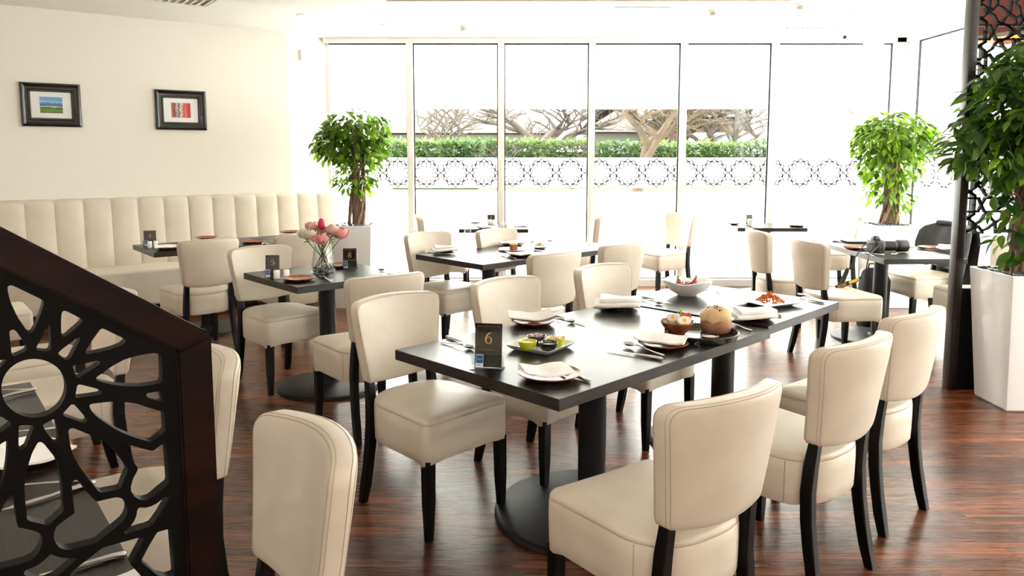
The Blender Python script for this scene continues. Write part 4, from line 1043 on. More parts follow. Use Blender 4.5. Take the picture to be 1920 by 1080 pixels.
def petal(bm, c, rad, az, tilt, w, openness):
    P = []; nu, nv = 6, 5
    for i in range(nu + 1):
        v_ = i / nu; row = []
        for j in range(nv + 1):
            u_ = -1 + 2 * j / nv
            th_ = az + u_ * w * (sin(pi * (0.12 + 0.80 * v_)) ** 0.7)
            el = -1.2 + (1.2 + tilt) * v_
            rr = rad * (1 + openness * v_ * v_)
            row.append(bm.verts.new((c[0] + rr * cos(el) * cos(th_), c[1] + rr * cos(el) * sin(th_), c[2] + rr * sin(el) - 0.0008 * (j % 2))))
        P.append(row)
    for i in range(nu):
        for j in range(nv): bm.faces.new((P[i][j], P[i][j + 1], P[i + 1][j + 1], P[i + 1][j]))
def stem(par, a_, b_, m, r_=0.0022):
    bm = B(); tube(bm, [a_, (a_ + b_) / 2 + Vector((0, 0, -0.005)), b_], r_, 5); return finish('stem', bm, m, par)
for k, (dx, dz, dy, s, ck, lb) in enumerate(peony):
    f = empty('peony', (pv.x + dx, pv.y + dy, 0.75 + dz), k * 1.1, lb, 'flower', 'peonies in the glass vase')
    bm = B(); rnd = random.Random(k)
    for ring, (rd, n_, tl_, w_, op) in enumerate(((0.30, 4, 1.3, 0.9, 0.0), (0.50, 5, 1.15, 0.75, 0.02), (0.70, 6, 0.98, 0.65, 0.04), (0.88, 7, 0.62, 0.55, 0.10), (1.0, 8, 0.20, 0.50, 0.22))):
        for i in range(n_): petal(bm, (0, 0, 0), s * rd * rnd.uniform(.86, 1.1), 2 * pi * i / n_ + ring * 0.5 + rnd.uniform(-.15, .15), tl_ + rnd.uniform(-.12, .12), w_, op)
    finish('bloom', bm, pc[ck], f, angle=80)
    R_ = Matrix.Rotation(-k * 1.1, 3, 'Z')
    foot = Vector((-dx * 0.45 + rnd.uniform(-.01, .01), -dy * 0.5 + 0.02 * cos(k * 2.3), 0.03)); stem(f, R_ @ (foot - Vector((dx, dy, dz))), Vector((0, 0, -s * 0.85)), stem_m if k % 3 else stem_g, 0.0022 if k % 3 else 0.004)
f = empty('tulip', (pv.x + 0.0, pv.y - 0.01, 0.75 + 0.318), 0, 'crimson tulip bud at the top of the bouquet', 'flower')
bm = B()
for i in range(6): petal(bm, (0, 0, 0), 0.024, 2 * pi * i / 6, 1.35, 0.75, 0.0)
bmesh.ops.scale(bm, vec=(0.95, 0.95, 1.6), verts=bm.verts[:]); finish('bloom', bm, pc['red'], f, angle=80)
stem(f, Vector((0.02, 0.01, -0.285)), Vector((0, 0, -0.03)), stem_g, 0.003)
f = empty('greenery', (pv.x, pv.y, 0.75 + 0.20), 0, 'green leaves and thin sprigs among the flowers in the vase', 'foliage')
bm = B(); lay = bm.verts.layers.float.new('tint'); rnd = random.Random(12)
for i in range(34):
    a_ = rnd.uniform(0, 6.3); r_ = rnd.uniform(0.02, 0.09)
    leaf_geo(bm, lay, Vector((r_ * cos(a_), r_ * sin(a_) * .6, rnd.uniform(0.0, 0.07))), Vector((cos(a_), sin(a_), rnd.uniform(-.6, .6))), Vector((0, 0, 1)), 0.06, 0.022, rnd.uniform(0.1, 0.7))
finish('leaves', bm, M['green_leaf'], f, angle=80)
bm = B()
for i in range(11):
    a_ = i * 0.57 * 2; tube(bm, [(0.055 * cos(a_ + 2.6), 0.055 * sin(a_ + 2.6), -0.165), (0.0, 0.0, -0.06), (0.045 * cos(a_), 0.045 * sin(a_), 0.02), (0.07 * cos(a_), 0.06 * sin(a_), 0.05)], 0.0017, 5)
finish('twigs', bm, stem_m, f)

# ---- banquette tables
number_sign(282, 461, '4', 25, 'black card with the number 4 on the banquette table', True, 'blue leaflet behind the shakers at the number 4 sign', 0.095, 0.125, 0.05)
shaker(281, 465, 'left white shaker in front of the number 4 sign'); shaker(292, 464, 'right white shaker in front of the number 4 sign')
plate(315, 467, 'brown plate under a napkin at the number 4 sign'); napkin(317, 463, 20, 0.20, 0.16, 'white napkin on the plate at the number 4 sign', seed=11)
plate(387, 448, 'brown plate against the banquette behind the cream chair back'); plate(474, 456, 'orange brown plate between the two chairs at the banquette')
plate(543, 437, 'brown plate at the far end of the banquette table by the flowers')
cutlery('fork', 445, 446, 418, 447, 'dark looking fork at the middle of the banquette table'); cutlery('spoon', 508, 463, 484, 455, 'spoon right of the orange brown plate by the banquette')
cutlery('knife', 560, 442, 530, 440, 'knife beside the plate at the far end of the banquette table')

# ---- middle table
plate(833, 471, 'brown plate under a soft napkin at the left of the middle table'); cloth_napkin(833, 470, 15, 'soft white napkin at the left end of the middle table', s=1.0)
cutlery('knife', 796, 473, 838, 478, 'knife at the left end of the middle table'); cutlery('spoon', 800, 471, 836, 480, 'spoon at the left end of the middle table', lift=0.003)
def champagne(u, v, label):
    e = empty('champagne_glass'); place(e, u, v); tag(e, label, 'glass')
    bm = B(); lathe(bm, [(0.001, 0), (0.034, 0), (0.033, 0.003), (0.006, 0.008), (0.0035, 0.016), (0.0035, 0.10), (0.006, 0.112)], 32, close=False); finish('stem_and_foot', bm, M['drink_glass'], e)
    bm = B(); lathe(bm, [(0.006, 0.112), (0.020, 0.130), (0.027, 0.16), (0.027, 0.20), (0.022, 0.245)], 32, close=False); finish('flute', bm, M['drink_glass'], e)
champagne(877, 477, 'empty stemmed champagne glass on the middle table')
pz = at(963, 470); e = empty('dessert_plate', (pz.x, pz.y, 0.75), 0, 'white plate with crumbs holding a square cake on the middle table', 'plate')
bm = B(); lathe(bm, [(0.001, 0), (0.07, 0), (0.125, 0.014), (0.123, 0.017), (0.07, 0.005), (0.001, 0.005)], 44); finish('plate_body', bm, M['white_china'], e, angle=50)
bm = B(); rnd = random.Random(1)
for i in range(14): rr = bmesh.ops.create_icosphere(bm, subdivisions=1, radius=0.003); a_ = rnd.uniform(0, 6.3); bmesh.ops.translate(bm, vec=(0.085 * cos(a_), 0.085 * sin(a_), 0.010), verts=rr['verts'])
tag(finish('crumbs', bm, simple('berry_crumb', (0.25, 0.04, 0.02), 0.5), e), kind='stuff')
f = empty('cake_piece', (pz.x, pz.y, 0.7555), 0.6, 'small square brown cake with golden topping on the dessert plate', 'cake')
bm = B(); box(bm, (0, 0, 0.022), (0.05, 0.05, 0.044), 0.004); finish('sponge', bm, noisy('cake_sponge', (0.18, 0.04, 0.015), (0.32, 0.09, 0.035), (80, 80, 80), 0.6), f)
bm = B(); rnd = random.Random(5)
for i in range(20): rr = bmesh.ops.create_icosphere(bm, subdivisions=1, radius=0.008); bmesh.ops.translate(bm, vec=(rnd.uniform(-.022, .022), rnd.uniform(-.022, .022), 0.048), verts=rr['verts'])
finish('topping', bm, simple('golden_cream', (0.80, 0.52, 0.20), 0.5), f)
plate(962, 461, 'brown plate under a napkin behind the cake'); napkin(962, 457, 30, 0.18, 0.15, 'white napkin on the plate behind the cake', seed=21, sag=0.02)
plate(975, 480, 'brown plate under a napkin in front of the cake'); napkin(975, 476, 20, 0.19, 0.15, 'white napkin on the plate in front of the cake', seed=22)
pw = at(1012, 466); e = empty('snack_dish', (pw.x, pw.y, 0.75), 0.5, 'small pale dish of golden fritters on the middle table', 'dish')
bm = B(); loft(bm, [sqr(0.06, 0.06, 0, .01), sqr(0.11, 0.11, 0.016, .015), sqr(0.105, 0.105, 0.018, .015), sqr(0.06, 0.06, 0.006, .01), sqr(0.01, 0.01, 0.006, .003)]); finish('dish_body', bm, M['white_china'], e, angle=40)
for i in range(4):
    f = bpy.data.objects.new('fritter', None); COL.objects.unlink(f) if f.name in COL.objects else None
    bpy.data.objects.remove(f)
    bm = B(); c = Vector((0.018 * cos(i * 1.6), 0.018 * sin(i * 1.6), 0.022 + 0.006 * (i % 2))); tube(bm, [c + Vector((-0.02, 0, 0)), c + Vector((-0.01, 0.006, 0.008)), c + Vector((0.01, -0.004, 0.009)), c + Vector((0.022, 0, 0))], [0.004, 0.010, 0.010, 0.004], 8)
    o = finish('fritter', bm, noisy('fried_batter', (0.55, 0.30, 0.08), (0.80, 0.58, 0.28), (40, 40, 40), 0.5) if i == 0 else bpy.data.materials['fried_batter']); o.location = (pw.x, pw.y, 0.75)
    tag(o, ['right', 'back', 'left', 'front'][i] + ' one of four golden fritters in the small pale dish', 'fritter', 'fritters in the small dish')
cutlery('fork', 968, 486, 936, 479, 'fork in front of the plate nearest the cake'); cutlery('knife', 1000, 471, 1016, 472, 'knife lying below the fritter dish')
cutlery('spoon', 986, 458, 1000, 454, 'spoon between the cake and the fritter dish'); cutlery('fork', 1030, 464, 1046, 470, 'fork right of the fritter dish')
cutlery('knife', 1026, 452, 1050, 454, 'knife at the window side of the middle table'); cutlery('fork', 1122, 462, 1104, 459, 'fork at the far right end of the middle table')

# ---- window tables
number_sign(921, 420, '7', 0, 'small black card with the number 7 on the window table', False, None, 0.085, 0.10, 0.04)
shaker(918, 421, 'far window table: left shaker under the small number 7 card'); shaker(924, 421.5, 'far window table: right shaker under the small number 7 card')
shaker(943, 427, 'left of two white shakers nearer the edge of the number 7 table'); shaker(950, 427, 'right of two white shakers nearer the edge of the number 7 table')
plate(910, 428, 'brown plate with a napkin on the number 7 table'); napkin(910, 426, 0, 0.17, 0.13, 'white napkin on the brown plate of the number 7 table', seed=31)
plate(892, 419, 'brown plate at the back left of the number 7 table'); napkin(977, 424, 5, 0.17, 0.12, 'white napkin at the right end of the number 7 table', z=0.752, seed=33, sag=0.004, lift=0.006)
cutlery('fork', 862, 429, 874, 427, 'fork at the left edge of the number 7 table')
plate(1371, 421, 'brown plate at the left of the window table with the cup'); plate(1494, 425, 'brown plate at the right of the window table with the cup')
p = at(1407, 424); e = empty('white_cup', (p.x, p.y, 0.75), 0, 'tall white cup on the window table right of centre', 'cup')
bm = B(); lathe(bm, [(0.001, 0), (0.020, 0), (0.028, 0.02), (0.036, 0.075), (0.033, 0.076), (0.022, 0.01), (0.001, 0.008)], 28); finish('cup_body', bm, M['white_china'], e)
bm = B(); tube(bm, [(0.032, 0, 0.06), (0.05, 0, 0.055), (0.05, 0, 0.03), (0.028, 0, 0.022)], 0.004, 6); finish('handle', bm, M['white_china'], e)
number_sign(1405, 421, '7', 0, 'tiny dark card behind the white cup on the window table', False, None, 0.07, 0.105, 0.03)
for c_ in list(bpy.data.objects):
    if c_.get('label') == 'tiny dark card behind the white cup on the window table':
        for k_ in c_.children_recursive:
            if k_.name.startswith('digit'): bpy.data.objects.remove(k_)
cutlery('fork', 1385, 426, 1398, 424, 'fork left of the white cup on the window table')

# ---- camera table
cp = at(1640, 474); e = empty('photo_camera', (cp.x, cp.y, 0.75), radians(8), 'black camera with a long zoom lens lying on the right table', 'camera')
bm = B(); box(bm, (0, 0, 0.052), (0.075, 0.13, 0.10), 0.012); box(bm, (0.01, -0.045, 0.05), (0.075, 0.04, 0.095), 0.014)
finish('camera_body', bm, M['black_plastic'], e)
bm = B(); loft(bm, [[(x * k, y * k, z) for x, y in rrect(0.055, 0.055, 0.012)] for k, z in ((1.05, 0.095), (1.0, 0.115), (0.75, 0.130), (0.45, 0.134))]); finish('viewfinder_hump', bm, M['black_plastic'], e)
bm = B(); tube(bm, [(0.03, 0, 0.052), (0.06, 0, 0.052)], 0.036, 28); tube(bm, [(0.06, 0, 0.052), (0.17, 0, 0.052)], [0.037, 0.037], 28); tube(bm, [(0.17, 0, 0.052), (0.18, 0, 0.052), (0.20, 0, 0.052), (0.262, 0, 0.052)], [0.037, 0.045, 0.048, 0.048], 28)
for i in range(24):
    x = 0.075 + 0.0033 * i; tube(bm, [(x, 0, 0.052), (x + 0.0016, 0, 0.052)], 0.0385, 28)
finish('zoom_lens', bm, M['black_plastic'], e)
bm = B(); lathe(bm, [(0.012, 0), (0.012, 0.012), (0.001, 0.013)], 20, (0.0, -0.045, 0.10)); finish('mode_dial', bm, M['black_plastic'], e)
bm = B(); lathe(bm, [(0.001, 0), (0.03, 0), (0.03, 0.002), (0.001, 0.002)], 24); o = finish('rear_screen', bm, M['gasket'], e); o.rotation_euler = (0, -pi / 2, 0); o.location = (-0.0375, 0.0, 0.05)
# strap: ribbon hanging over the table edge
def ribbon(name, pts, w, m, par, th=0.0018):
    bm = B(); n = len(pts); rings = []
    pts = [Vector(p_) for p_ in pts]
    for i, p_ in enumerate(pts):
        t = (pts[min(i + 1, n - 1)] - pts[max(i - 1, 0)]).normalized()
        s_ = Vector((t.z, 0.0, -t.x)); s_ = s_.normalized() if s_.length > .2 else Vector((1, 0, 0)); nn = t.cross(s_).normalized()
        w_ = w[i] if isinstance(w, (list, tuple)) else w
        rings.append([p_ + s_ * w_ / 2 + nn * th / 2, p_ - s_ * w_ / 2 + nn * th / 2, p_ - s_ * w_ / 2 - nn * th / 2, p_ + s_ * w_ / 2 - nn * th / 2])
    loft(bm, rings); return finish(name, bm, m, par, angle=30)
Ys = 5.72
def sp(u, v, Y=Ys): return at_depth(u, v, Y)
fs = empty('camera_strap', (0, 0, 0), 0, 'black camera strap with yellow lettering hanging over the edge of the right table', 'strap')
A0 = Vector((cp.x - 0.02, cp.y - 0.06, 0.83)); 
ribbon('strap_webbing', [A0, sp(1622, 458, 5.80), sp(1612, 470, 5.78), sp(1604, 482), sp(1597, 497), sp(1591, 508)], 0.009, M['black_cloth'], fs)
ribbon('strap_webbing', [Vector((cp.x + 0.0, cp.y - 0.07, 0.82)), sp(1632, 476, 5.66), sp(1628, 486, 5.60), sp(1625, 500, 5.6), sp(1622, 518, 5.6)], 0.009, M['black_cloth'], fs)
ribbon('shoulder_pad', [sp(1590, 503), sp(1588, 508), sp(1582, 522), sp(1576, 534), sp(1570, 540)], [0.02, 0.035, 0.038, 0.036, 0.03], M['black_cloth'], fs, 0.004)
ribbon('printed_strap', [sp(1567, 540), sp(1575, 537), sp(1590, 531), sp(1604, 527), sp(1614, 520)], [0.036, 0.038, 0.034, 0.03, 0.018], M['black_cloth'], fs, 0.003)
ribbon('yellow_band', [sp(1592, 530, Ys - .004), sp(1598, 528, Ys - .004), sp(1604, 526, Ys - .004), sp(1611, 521.5, Ys - .004)], [0.022, 0.022, 0.022, 0.016], simple('strap_yellow', (0.78, 0.50, 0.03), 0.5), fs, 0.002)
bm = B(); org = sp(1572, 541, Ys - 0.006); a_ = radians(22)
for i, ch_ in enumerate('D700'):
    strokes(bm, ch_, i * 0.85, 0, 1.0, lambda x, z: (org.x + 0.024 * (x * cos(a_) * 0.85 - z * sin(a_)), org.y, org.z + 0.024 * (x * sin(a_) * .85 + z * cos(a_))))
finish('strap_lettering', bm, bpy.data.materials['strap_yellow'], fs, smooth=False)
bm = B(); box(bm, (0, 0, 0.009), (0.21, 0.14, 0.016), 0.003); o = finish('cover', bm, M['black_cloth']); 
e = empty('notebook'); place(e, 1604, 455, ang=0.05); tag(e, 'closed black notebook at the left end of the camera table', 'notebook'); o.parent = e
bm = B(); box(bm, (0.003, -0.001, 0.019), (0.20, 0.135, 0.004), 0.001); finish('pages', bm, M['white'], e)
plate(1603, 467, 'brown plate on the camera table below the notebook'); napkin(1572, 452, 60, 0.15, 0.10, 'flat white napkin at the far left of the camera table', z=0.752, seed=41, sag=0.002, lift=0.005)
cutlery('knife', 1658, 480, 1636, 477, 'knife in front of the camera body'); cutlery('spoon', 1694, 475, 1672, 480, 'spoon beneath the end of the zoom lens')
cutlery('fork', 1640, 481, 1618, 475, 'fork in front of the camera at the table corner')
plate(1745, 467, 'brown plate right of the camera lens'); cutlery('fork', 1722, 466, 1708, 462, 'fork right of the camera lens')
plate(1776, 468, 'brown plate with a napkin, next to the screen post', s=.9); cloth_napkin(1778, 466, 0, 'rolled white napkin at the right end of the camera table', s=.8)
# jacket over the chair and bag below
e = empty('jacket', (3.56, 6.56, 0), radians(186 - 90), 'charcoal jacket draped over the chair back right of the camera', 'jacket')
bm = B(); R = []
for i in range(15):
    t = i / 14; ang_ = t
    R.append(None)
prof = [(-0.135, 0.56), (-0.14, 0.66), (-0.15, 0.78), (-0.175, 0.88), (-0.215, 0.915), (-0.27, 0.92), (-0.335, 0.90), (-0.36, 0.80), (-0.35, 0.64), (-0.36, 0.48), (-0.35, 0.34)]
cols = []
for j in range(15):
    u_ = -1 + 2 * j / 14; x = 0.275 * u_
    cols.append([(x * (1 + 0.05 * sin(k * 1.3)), y + arcy(min(.233, abs(x))) * 0.6 + 0.03 + 0.010 * sin(5 * u_ + k), z - 0.03 * abs(u_) ** 3 + 0.008 * sin(9 * u_ + k * .8)) for k, (y, z) in enumerate(prof)])
inner = [[(x * 0.985, y * 0.985 - 0.004, z - 0.008) for x, y, z in c_] for c_ in cols]
loft(bm, [c_ + i_[::-1] for c_, i_ in zip(cols, inner)]); finish('jacket_body', bm, M['black_cloth'], e, angle=60)
bm = B(); loft(bm, [[(x, y + 0.0, z) for y, z in rrect(0.09, 0.035, 0.015)] for x in (-0.12, 0.12)]); o = finish('collar', bm, M['black_cloth'], e); o.location = (0, -0.235, 0.925)
bm = B(); tube(bm, [(-0.25, -0.20, 0.86), (-0.27, -0.17, 0.70), (-0.26, -0.15, 0.52), (-0.25, -0.14, 0.38)], [0.05, 0.045, 0.04, 0.036], 12); finish('sleeve', bm, M['black_cloth'], e)
e = empty('shoulder_bag', (3.17, 6.60, 0), 0.2, 'soft black bag standing on the floor behind the camera table column', 'bag')
bm = B(); R = []
for z, w, d_ in ((0.0, 0.22, 0.14), (0.02, 0.25, 0.17), (0.2, 0.27, 0.18), (0.42, 0.25, 0.16), (0.50, 0.20, 0.10), (0.53, 0.12, 0.05)): R.append([(x + 0.01 * sin(z * 20), y, z) for x, y in rrect(w, d_, min(w, d_) * .35)])
loft(bm, R); finish('bag_body', bm, M['black_cloth'], e, angle=60)
bm = B(); tube(bm, [(-0.07, 0, 0.50), (-0.04, 0.02, 0.565), (0.04, 0.02, 0.565), (0.07, 0, 0.50)], 0.007, 8); finish('handle', bm, M['black_cloth'], e)

# ---- tables behind the fretwork
plate(46, 862, 'dark plate under the napkin seen through the left fretwork', s=1.05); napkin(44, 850, -35, 0.20, 0.16, 'white napkin seen through the fretwork below the round hole', seed=51)
cutlery('knife', 68, 734, -10, 752, 'silver knife seen through the round fretwork hole', lift=.003); cutlery('fork', 58, 731, -14, 740, 'silver fork seen through the round fretwork hole, behind the knife')
cutlery('fork', 105, 804, 20, 820, 'fork handle crossing below the round fretwork hole'); cutlery('spoon', 150, 902, 34, 922, 'upper piece of cutlery seen between the lower fretwork petals')
cutlery('knife', 180, 908, 2, 962, 'long knife seen through the lower fretwork petals'); cutlery('knife', 237, 1043, 110, 1078, 'knife near the lower edge behind the fretwork')
plate(190, 1165, 'plate below the napkin at the lower left edge'); napkin(196, 1150, 45, 0.16, 0.16, 'pointed corner of a white napkin at the lower left edge', seed=55, sag=0.02)

# ---------------------------------------------------------------- fretwork stair rail (left foreground)
PA = radians(39); PD = Vector((cos(PA), sin(PA), 0)); PN = Vector((sin(PA), -cos(PA), 0))     # along the panel (right, away); towards the camera
r0 = ray(394, 620); P0 = Vector((r0.x / r0.y * 1.20, 1.20, 0))
def pl(u, v, off=0.0):
    r = ray(u, v); C0 = Vector((0, 0, EYE)); base = P0 + PN * off
    t = (base - C0).dot(PN) / r.dot(PN); q_ = C0 + r * t
    return ((q_ - P0).dot(PD), q_.z)
def W3(s, z, off): q_ = P0 + PD * s + PN * off; return (q_.x, q_.y, z)
T = 0.022          # panel thickness
def cv(k, pts):
    O = dict(A=(0, 500, 6), B=(140, 540, 6), C=(0, 660, 6), D=(140, 680, 6), E=(0, 800, 6), F=(140, 820, 6), G=(0, 920, 6.75), H=(160, 920, 6.75))
    out = []
    for p_ in pts:
        c_, x, y = p_ if len(p_) == 3 else (k, *p_); ox, oy, s_ = O[c_]; out.append((ox + x / s_, oy + y / s_))
    return out
HOLES = [
 cv('A', [(85,230),(108,210),(150,215),(470,370),(495,395),(487,450),(450,560),(400,680),(365,740),(335,747),(300,715),(200,570),(120,400),(90,290)]),
 cv('A', [(105,735),(125,712),(155,710),(185,730),(300,895),(302,930),(285,955),(180,1003),(150,1005),(130,980)]),
 cv('A', [(520,668),(545,655),(565,670),(572,780),(575,910),(562,945),(530,955),(430,945),(410,925),(412,900),(470,800),(500,720)]),
 cv('A', [(693,525),(710,500),(740,497),(900,578),(930,600),(928,625),(745,785),(715,790),(690,765),(686,640)]),
 cv('A', [(872,800),(900,790),(905,810),(880,870),(795,1030),(770,1053),(740,1050),(665,995),(656,970),(690,935)]),
 cv('B', [(285,470),(310,456),(340,465),(560,572),(580,598),(540,640),(440,680),(330,710),(160,745),(130,740),(122,715),(190,600)]),
 cv('B', [(905,733),(955,745),(983,780),(988,900),('D',990,205),('D',970,230),('D',860,252),('D',750,266),('D',640,268),('D',540,262),('D',440,250),('D',310,220),('D',250,195),('D',238,170),(420,880),(560,805),(700,763),(830,738)]),
 cv('C', [(818,165),(840,147),(870,143),(1095,98),(1125,105),(1130,135),(900,283),(875,290),(855,270)]),
 cv('C', [(866,385),(885,366),(915,368),(1040,400),(1115,423),(1147,450),(1135,480),(1000,502),(870,517),(845,500),(858,440)]),
 cv('D', [(805,360),(820,343),(955,322),(967,345),(1000,425),(980,445),(850,402),(812,385)]),
 cv('D', [(165,485),(185,466),(340,445),(420,440),(500,440),(590,445),(680,457),(750,478),(830,507),(910,530),(970,545),(1003,560),(1015,640),(1020,780),(870,895),(780,872),(700,850),(610,818),(520,780),(430,732),(350,680),(285,635),(230,590),(185,535)]),
 cv('C', [(710,690),(800,592),(835,592),(975,750),(982,785),(960,802),(930,795),(740,730),(715,712)]),
 cv('C', [(770,885),(790,862),(825,857),(1020,935),('D',230,835),('D',300,872),('D',380,915),('D',420,955),('F',470,190),('F',572,315),('F',603,375),('F',560,460),('F',522,570),('F',500,585),('F',285,627),('F',170,480),('F',60,335),('E',820,320),('E',785,180)]),
 cv('F', [(522,95),(540,72),(570,72),(720,115),(880,157),(940,110),(1000,66),(1035,150),(1050,330),(1062,520),(960,600),(860,688),(790,710),(730,702),(670,662),(637,610),(632,560),(655,470),(718,352),(620,225)]),
 cv('H', [(658,245),(675,220),(700,215),(760,217),(830,200),(900,165),(960,120),(1015,75),(1070,95),(1000,205),(940,310),(850,437),(800,462),(640,508),(520,545),(493,530),(560,465),(620,385),(645,320)]),
 cv('H', [('E',806,650),('E',822,612),('E',850,598),('E',880,608),('E',960,720),(135,142),(260,112),(380,85),(430,88),(470,105),(505,150),(537,215),(535,280),(510,340),(470,395),(330,510),(180,635),('G',1240,655),('G',1080,700),('G',900,745),('G',850,750),('G',800,742),('G',740,710),('G',700,650),('G',682,590),('G',690,510),('G',720,450),('G',830,365),('G',945,285),('G',930,150)]),
 cv('E', [(418,190),(440,172),(470,175),(500,200),(620,350),(655,440),(680,540),(695,640),(700,720),('G',808,260),('G',720,340),('G',625,427),('G',595,445),('G',560,430),('G',345,377),(290,900),(275,700),(285,570),(320,430),(360,300)]),
 cv('C', [(210,842),(230,823),(350,822),(377,838),(370,880),(290,1080),('E',270,252),('E',248,272),('E',225,255),('E',210,220),('E',208,100)]),
 cv('C', [(480,820),(595,758),(622,757),(635,800),(655,910),(665,1005),(650,1032),(622,1030),(590,995),(500,870)]),
 cv('E', [(-70,245),(65,160),(84,172),(87,250),(85,330),(75,430),(58,530),(30,640),(0,745),(-60,860)]),
 cv('C', [(-60,735),(0,728),(25,732),(118,795),(120,820),(0,915),(-60,950)]),
 cv('C', [(-60,115),(40,84),(66,86),(60,112),(0,180),(-50,230)]),
 cv('E', [(88,808),(118,772),(148,766),(160,800),(172,920),('G',205,350),('G',228,466),('G',300,477),('G',440,510),('G',500,540),('G',534,590),('G',535,650),('G',520,715),('G',485,785),('G',430,855),('G',330,905),('G',170,950),('G',0,992),('G',-80,1012),('G',-80,420),('G',0,290),('G',40,190)]),
 cv('G', [(612,830),(640,804),(680,815),(730,838),(800,850),(880,855),(965,852),(970,870),(850,980),(720,1090),(560,1160),(430,1120),(305,1065),(300,1040),(330,1005),(430,965),(500,925),(560,880)]),
 cv('H', [(200,738),(235,716),(460,655),(680,595),(738,597),(745,620),(660,780),(575,940),(640,1010),(750,1130),(700,1300),(200,1320),(-300,1250),(-160,1020),(0,893)]),
 cv('H', [(915,525),(1055,485),(1088,500),(1100,640),(1112,780),(1125,950),(1135,1075),(1050,1105),(915,1078),(805,985),(708,905),(712,880),(800,710),(890,560)]),
]
circ = [(0 + (383 + 367 * cos(2 * pi * i / 48)) / 6, 660 + (408 + 330 * sin(2 * pi * i / 48)) / 6) for i in range(48)]
HP = [[pl(*q_) for q_ in h_] for h_ in HOLES] + [[pl(*q_) for q_ in circ]]
cc = Vector((sum(p_[0] for p_ in HP[-1]) / 48, sum(p_[1] for p_ in HP[-1]) / 48))
for k in (6, 9, 10, 13, 14, 25): HP.append([(2 * cc.x - s_, z_) for s_, z_ in HP[k]])
# outline of panel, rail and post in panel coordinates
rl0, rl1 = pl(0, 501), pl(335, 660)            # lower edge of the rail
ru0, ru1 = pl(0, 425), pl(394, 625)            # upper front edge
def ext(a_, b_, s_): t = (s_ - a_[0]) / (b_[0] - a_[0]); return (s_, a_[1] + (b_[1] - a_[1]) * t)
SL = -1.15
pl_r = pl(337, 800)[0]; pr_r = pl(402, 800)[0]
top_l = ext(rl0, rl1, SL)
outer = [(SL, 0.02), (pl_r, 0.02), ext(rl0, rl1, pl_r), top_l]
railing = empty('stair_balustrade', (0, 0, 0), 0, 'dark mahogany stair rail and newel post framing a pierced star pattern panel', 'balustrade')
# the same star pattern carried on beyond the left edge of the view
def px_of(s_, z_):
    x, y, z = W3(s_, z_, 0); z -= EYE; d_ = y * cos(PITCH) - z * sin(PITCH)
    return 960 + F * x / d_ if d_ > 0.02 else -9999
def rail_z(s_): return rl0[1] + (rl1[1] - rl0[1]) * (s_ - rl0[0]) / (rl1[0] - rl0[0])
smin = min(p_[0] for h_ in HP for p_ in h_)
for ix in range(1, 4):
    for iz in range(-2, 4):
        ox, oz = cc.x - 0.27 * ix, cc.y + 0.30 * iz + (0.15 if ix % 2 else 0) 
        cand = [[(ox + 0.058 * cos(2 * pi * i / 24), oz + 0.058 * sin(2 * pi * i / 24)) for i in range(24)]]
        for k in range(12):
            a0 = 2 * pi * k / 12
            def P_(r_, da): return (ox + r_ * cos(a0 + da), oz + r_ * sin(a0 + da))
            cand.append([P_(0.072, -0.16), P_(0.072, 0.16), P_(0.098, 0.0)])
            if k % 2 == 0: cand.append([P_(0.092, 0.262), P_(0.118, 0.10), P_(0.130, 0.26), P_(0.118, 0.42)])
        for h_ in cand:
            if all(z_ < rail_z(s_) - 0.03 and z_ > 0.11 and SL + 0.03 < s_ < smin - 0.015 and px_of(s_, z_) < -8 for s_, z_ in h_): HP.append(h_)
cu = bpy.data.curves.new('fret_curve', 'CURVE'); cu.dimensions = '2D'; cu.fill_mode = 'BOTH'; cu.extrude = T / 2
def spl(P, smooth):
    s_ = cu.splines.new('POLY'); s_.points.add(len(P) - 1); s_.use_cyclic_u = True
    for i, (x, y) in enumerate(P): s_.points[i].co = (x, y, 0, 1)
def chaikin(P):
    out = []
    for i in range(len(P)):
        a_ = P[i]; b_ = P[(i + 1) % len(P)]
        out.append((a_[0] * .88 + b_[0] * .12, a_[1] * .88 + b_[1] * .12)); out.append((a_[0] * .12 + b_[0] * .88, a_[1] * .12 + b_[1] * .88))
    return out
spl(outer, False)
for h_ in HP: spl(chaikin(h_) if len(h_) < 48 else h_, True)
tmp = bpy.data.objects.new('tmp', cu); COL.objects.link(tmp)
dg = bpy.context.evaluated_depsgraph_get(); me = bpy.data.meshes.new_from_object(tmp.evaluated_get(dg))
bpy.data.objects.remove(tmp)
Mx = Matrix(((PD.x, 0, PN.x, P0.x - PN.x * T / 2), (PD.y, 0, PN.y, P0.y - PN.y * T / 2), (0, 1, 0, 0), (0, 0, 0, 1)))
me.transform(Mx); me.materials.clear(); me.materials.append(M['fret'])
o = bpy.data.objects.new('pierced_panel', me); COL.objects.link(o); o.parent = railing
def fprism(name, poly, f0, f1, m, bev=0.004):
    bm = B(); loft(bm, [[W3(s_, z_, f0) for s_, z_ in poly], [W3(s_, z_, f1) for s_, z_ in poly]])
    bmesh.ops.recalc_face_normals(bm, faces=bm.faces[:])
    if bev: bmesh.ops.bevel(bm, geom=bm.edges[:], offset=bev, segments=2, affect='EDGES')
    return finish(name, bm, m, railing, angle=40)
k1 = ext(rl0, rl1, pl_r); k2 = (pr_r, pl(394, 625)[1])
fprism('handrail', [top_l, k1, k2, ext(ru0, ru1, SL)], -0.048, 0.006, M['dark_wood'])
fprism('newel_post', [(pl_r, 0.0), (pr_r, 0.0), k2, k1], -0.048, 0.006, M['dark_wood'])
fprism('bottom_rail', [(SL, 0.0), (pl_r, 0.0), (pl_r, 0.08), (SL, 0.08)], -0.044, 0.002, M['dark_wood'])

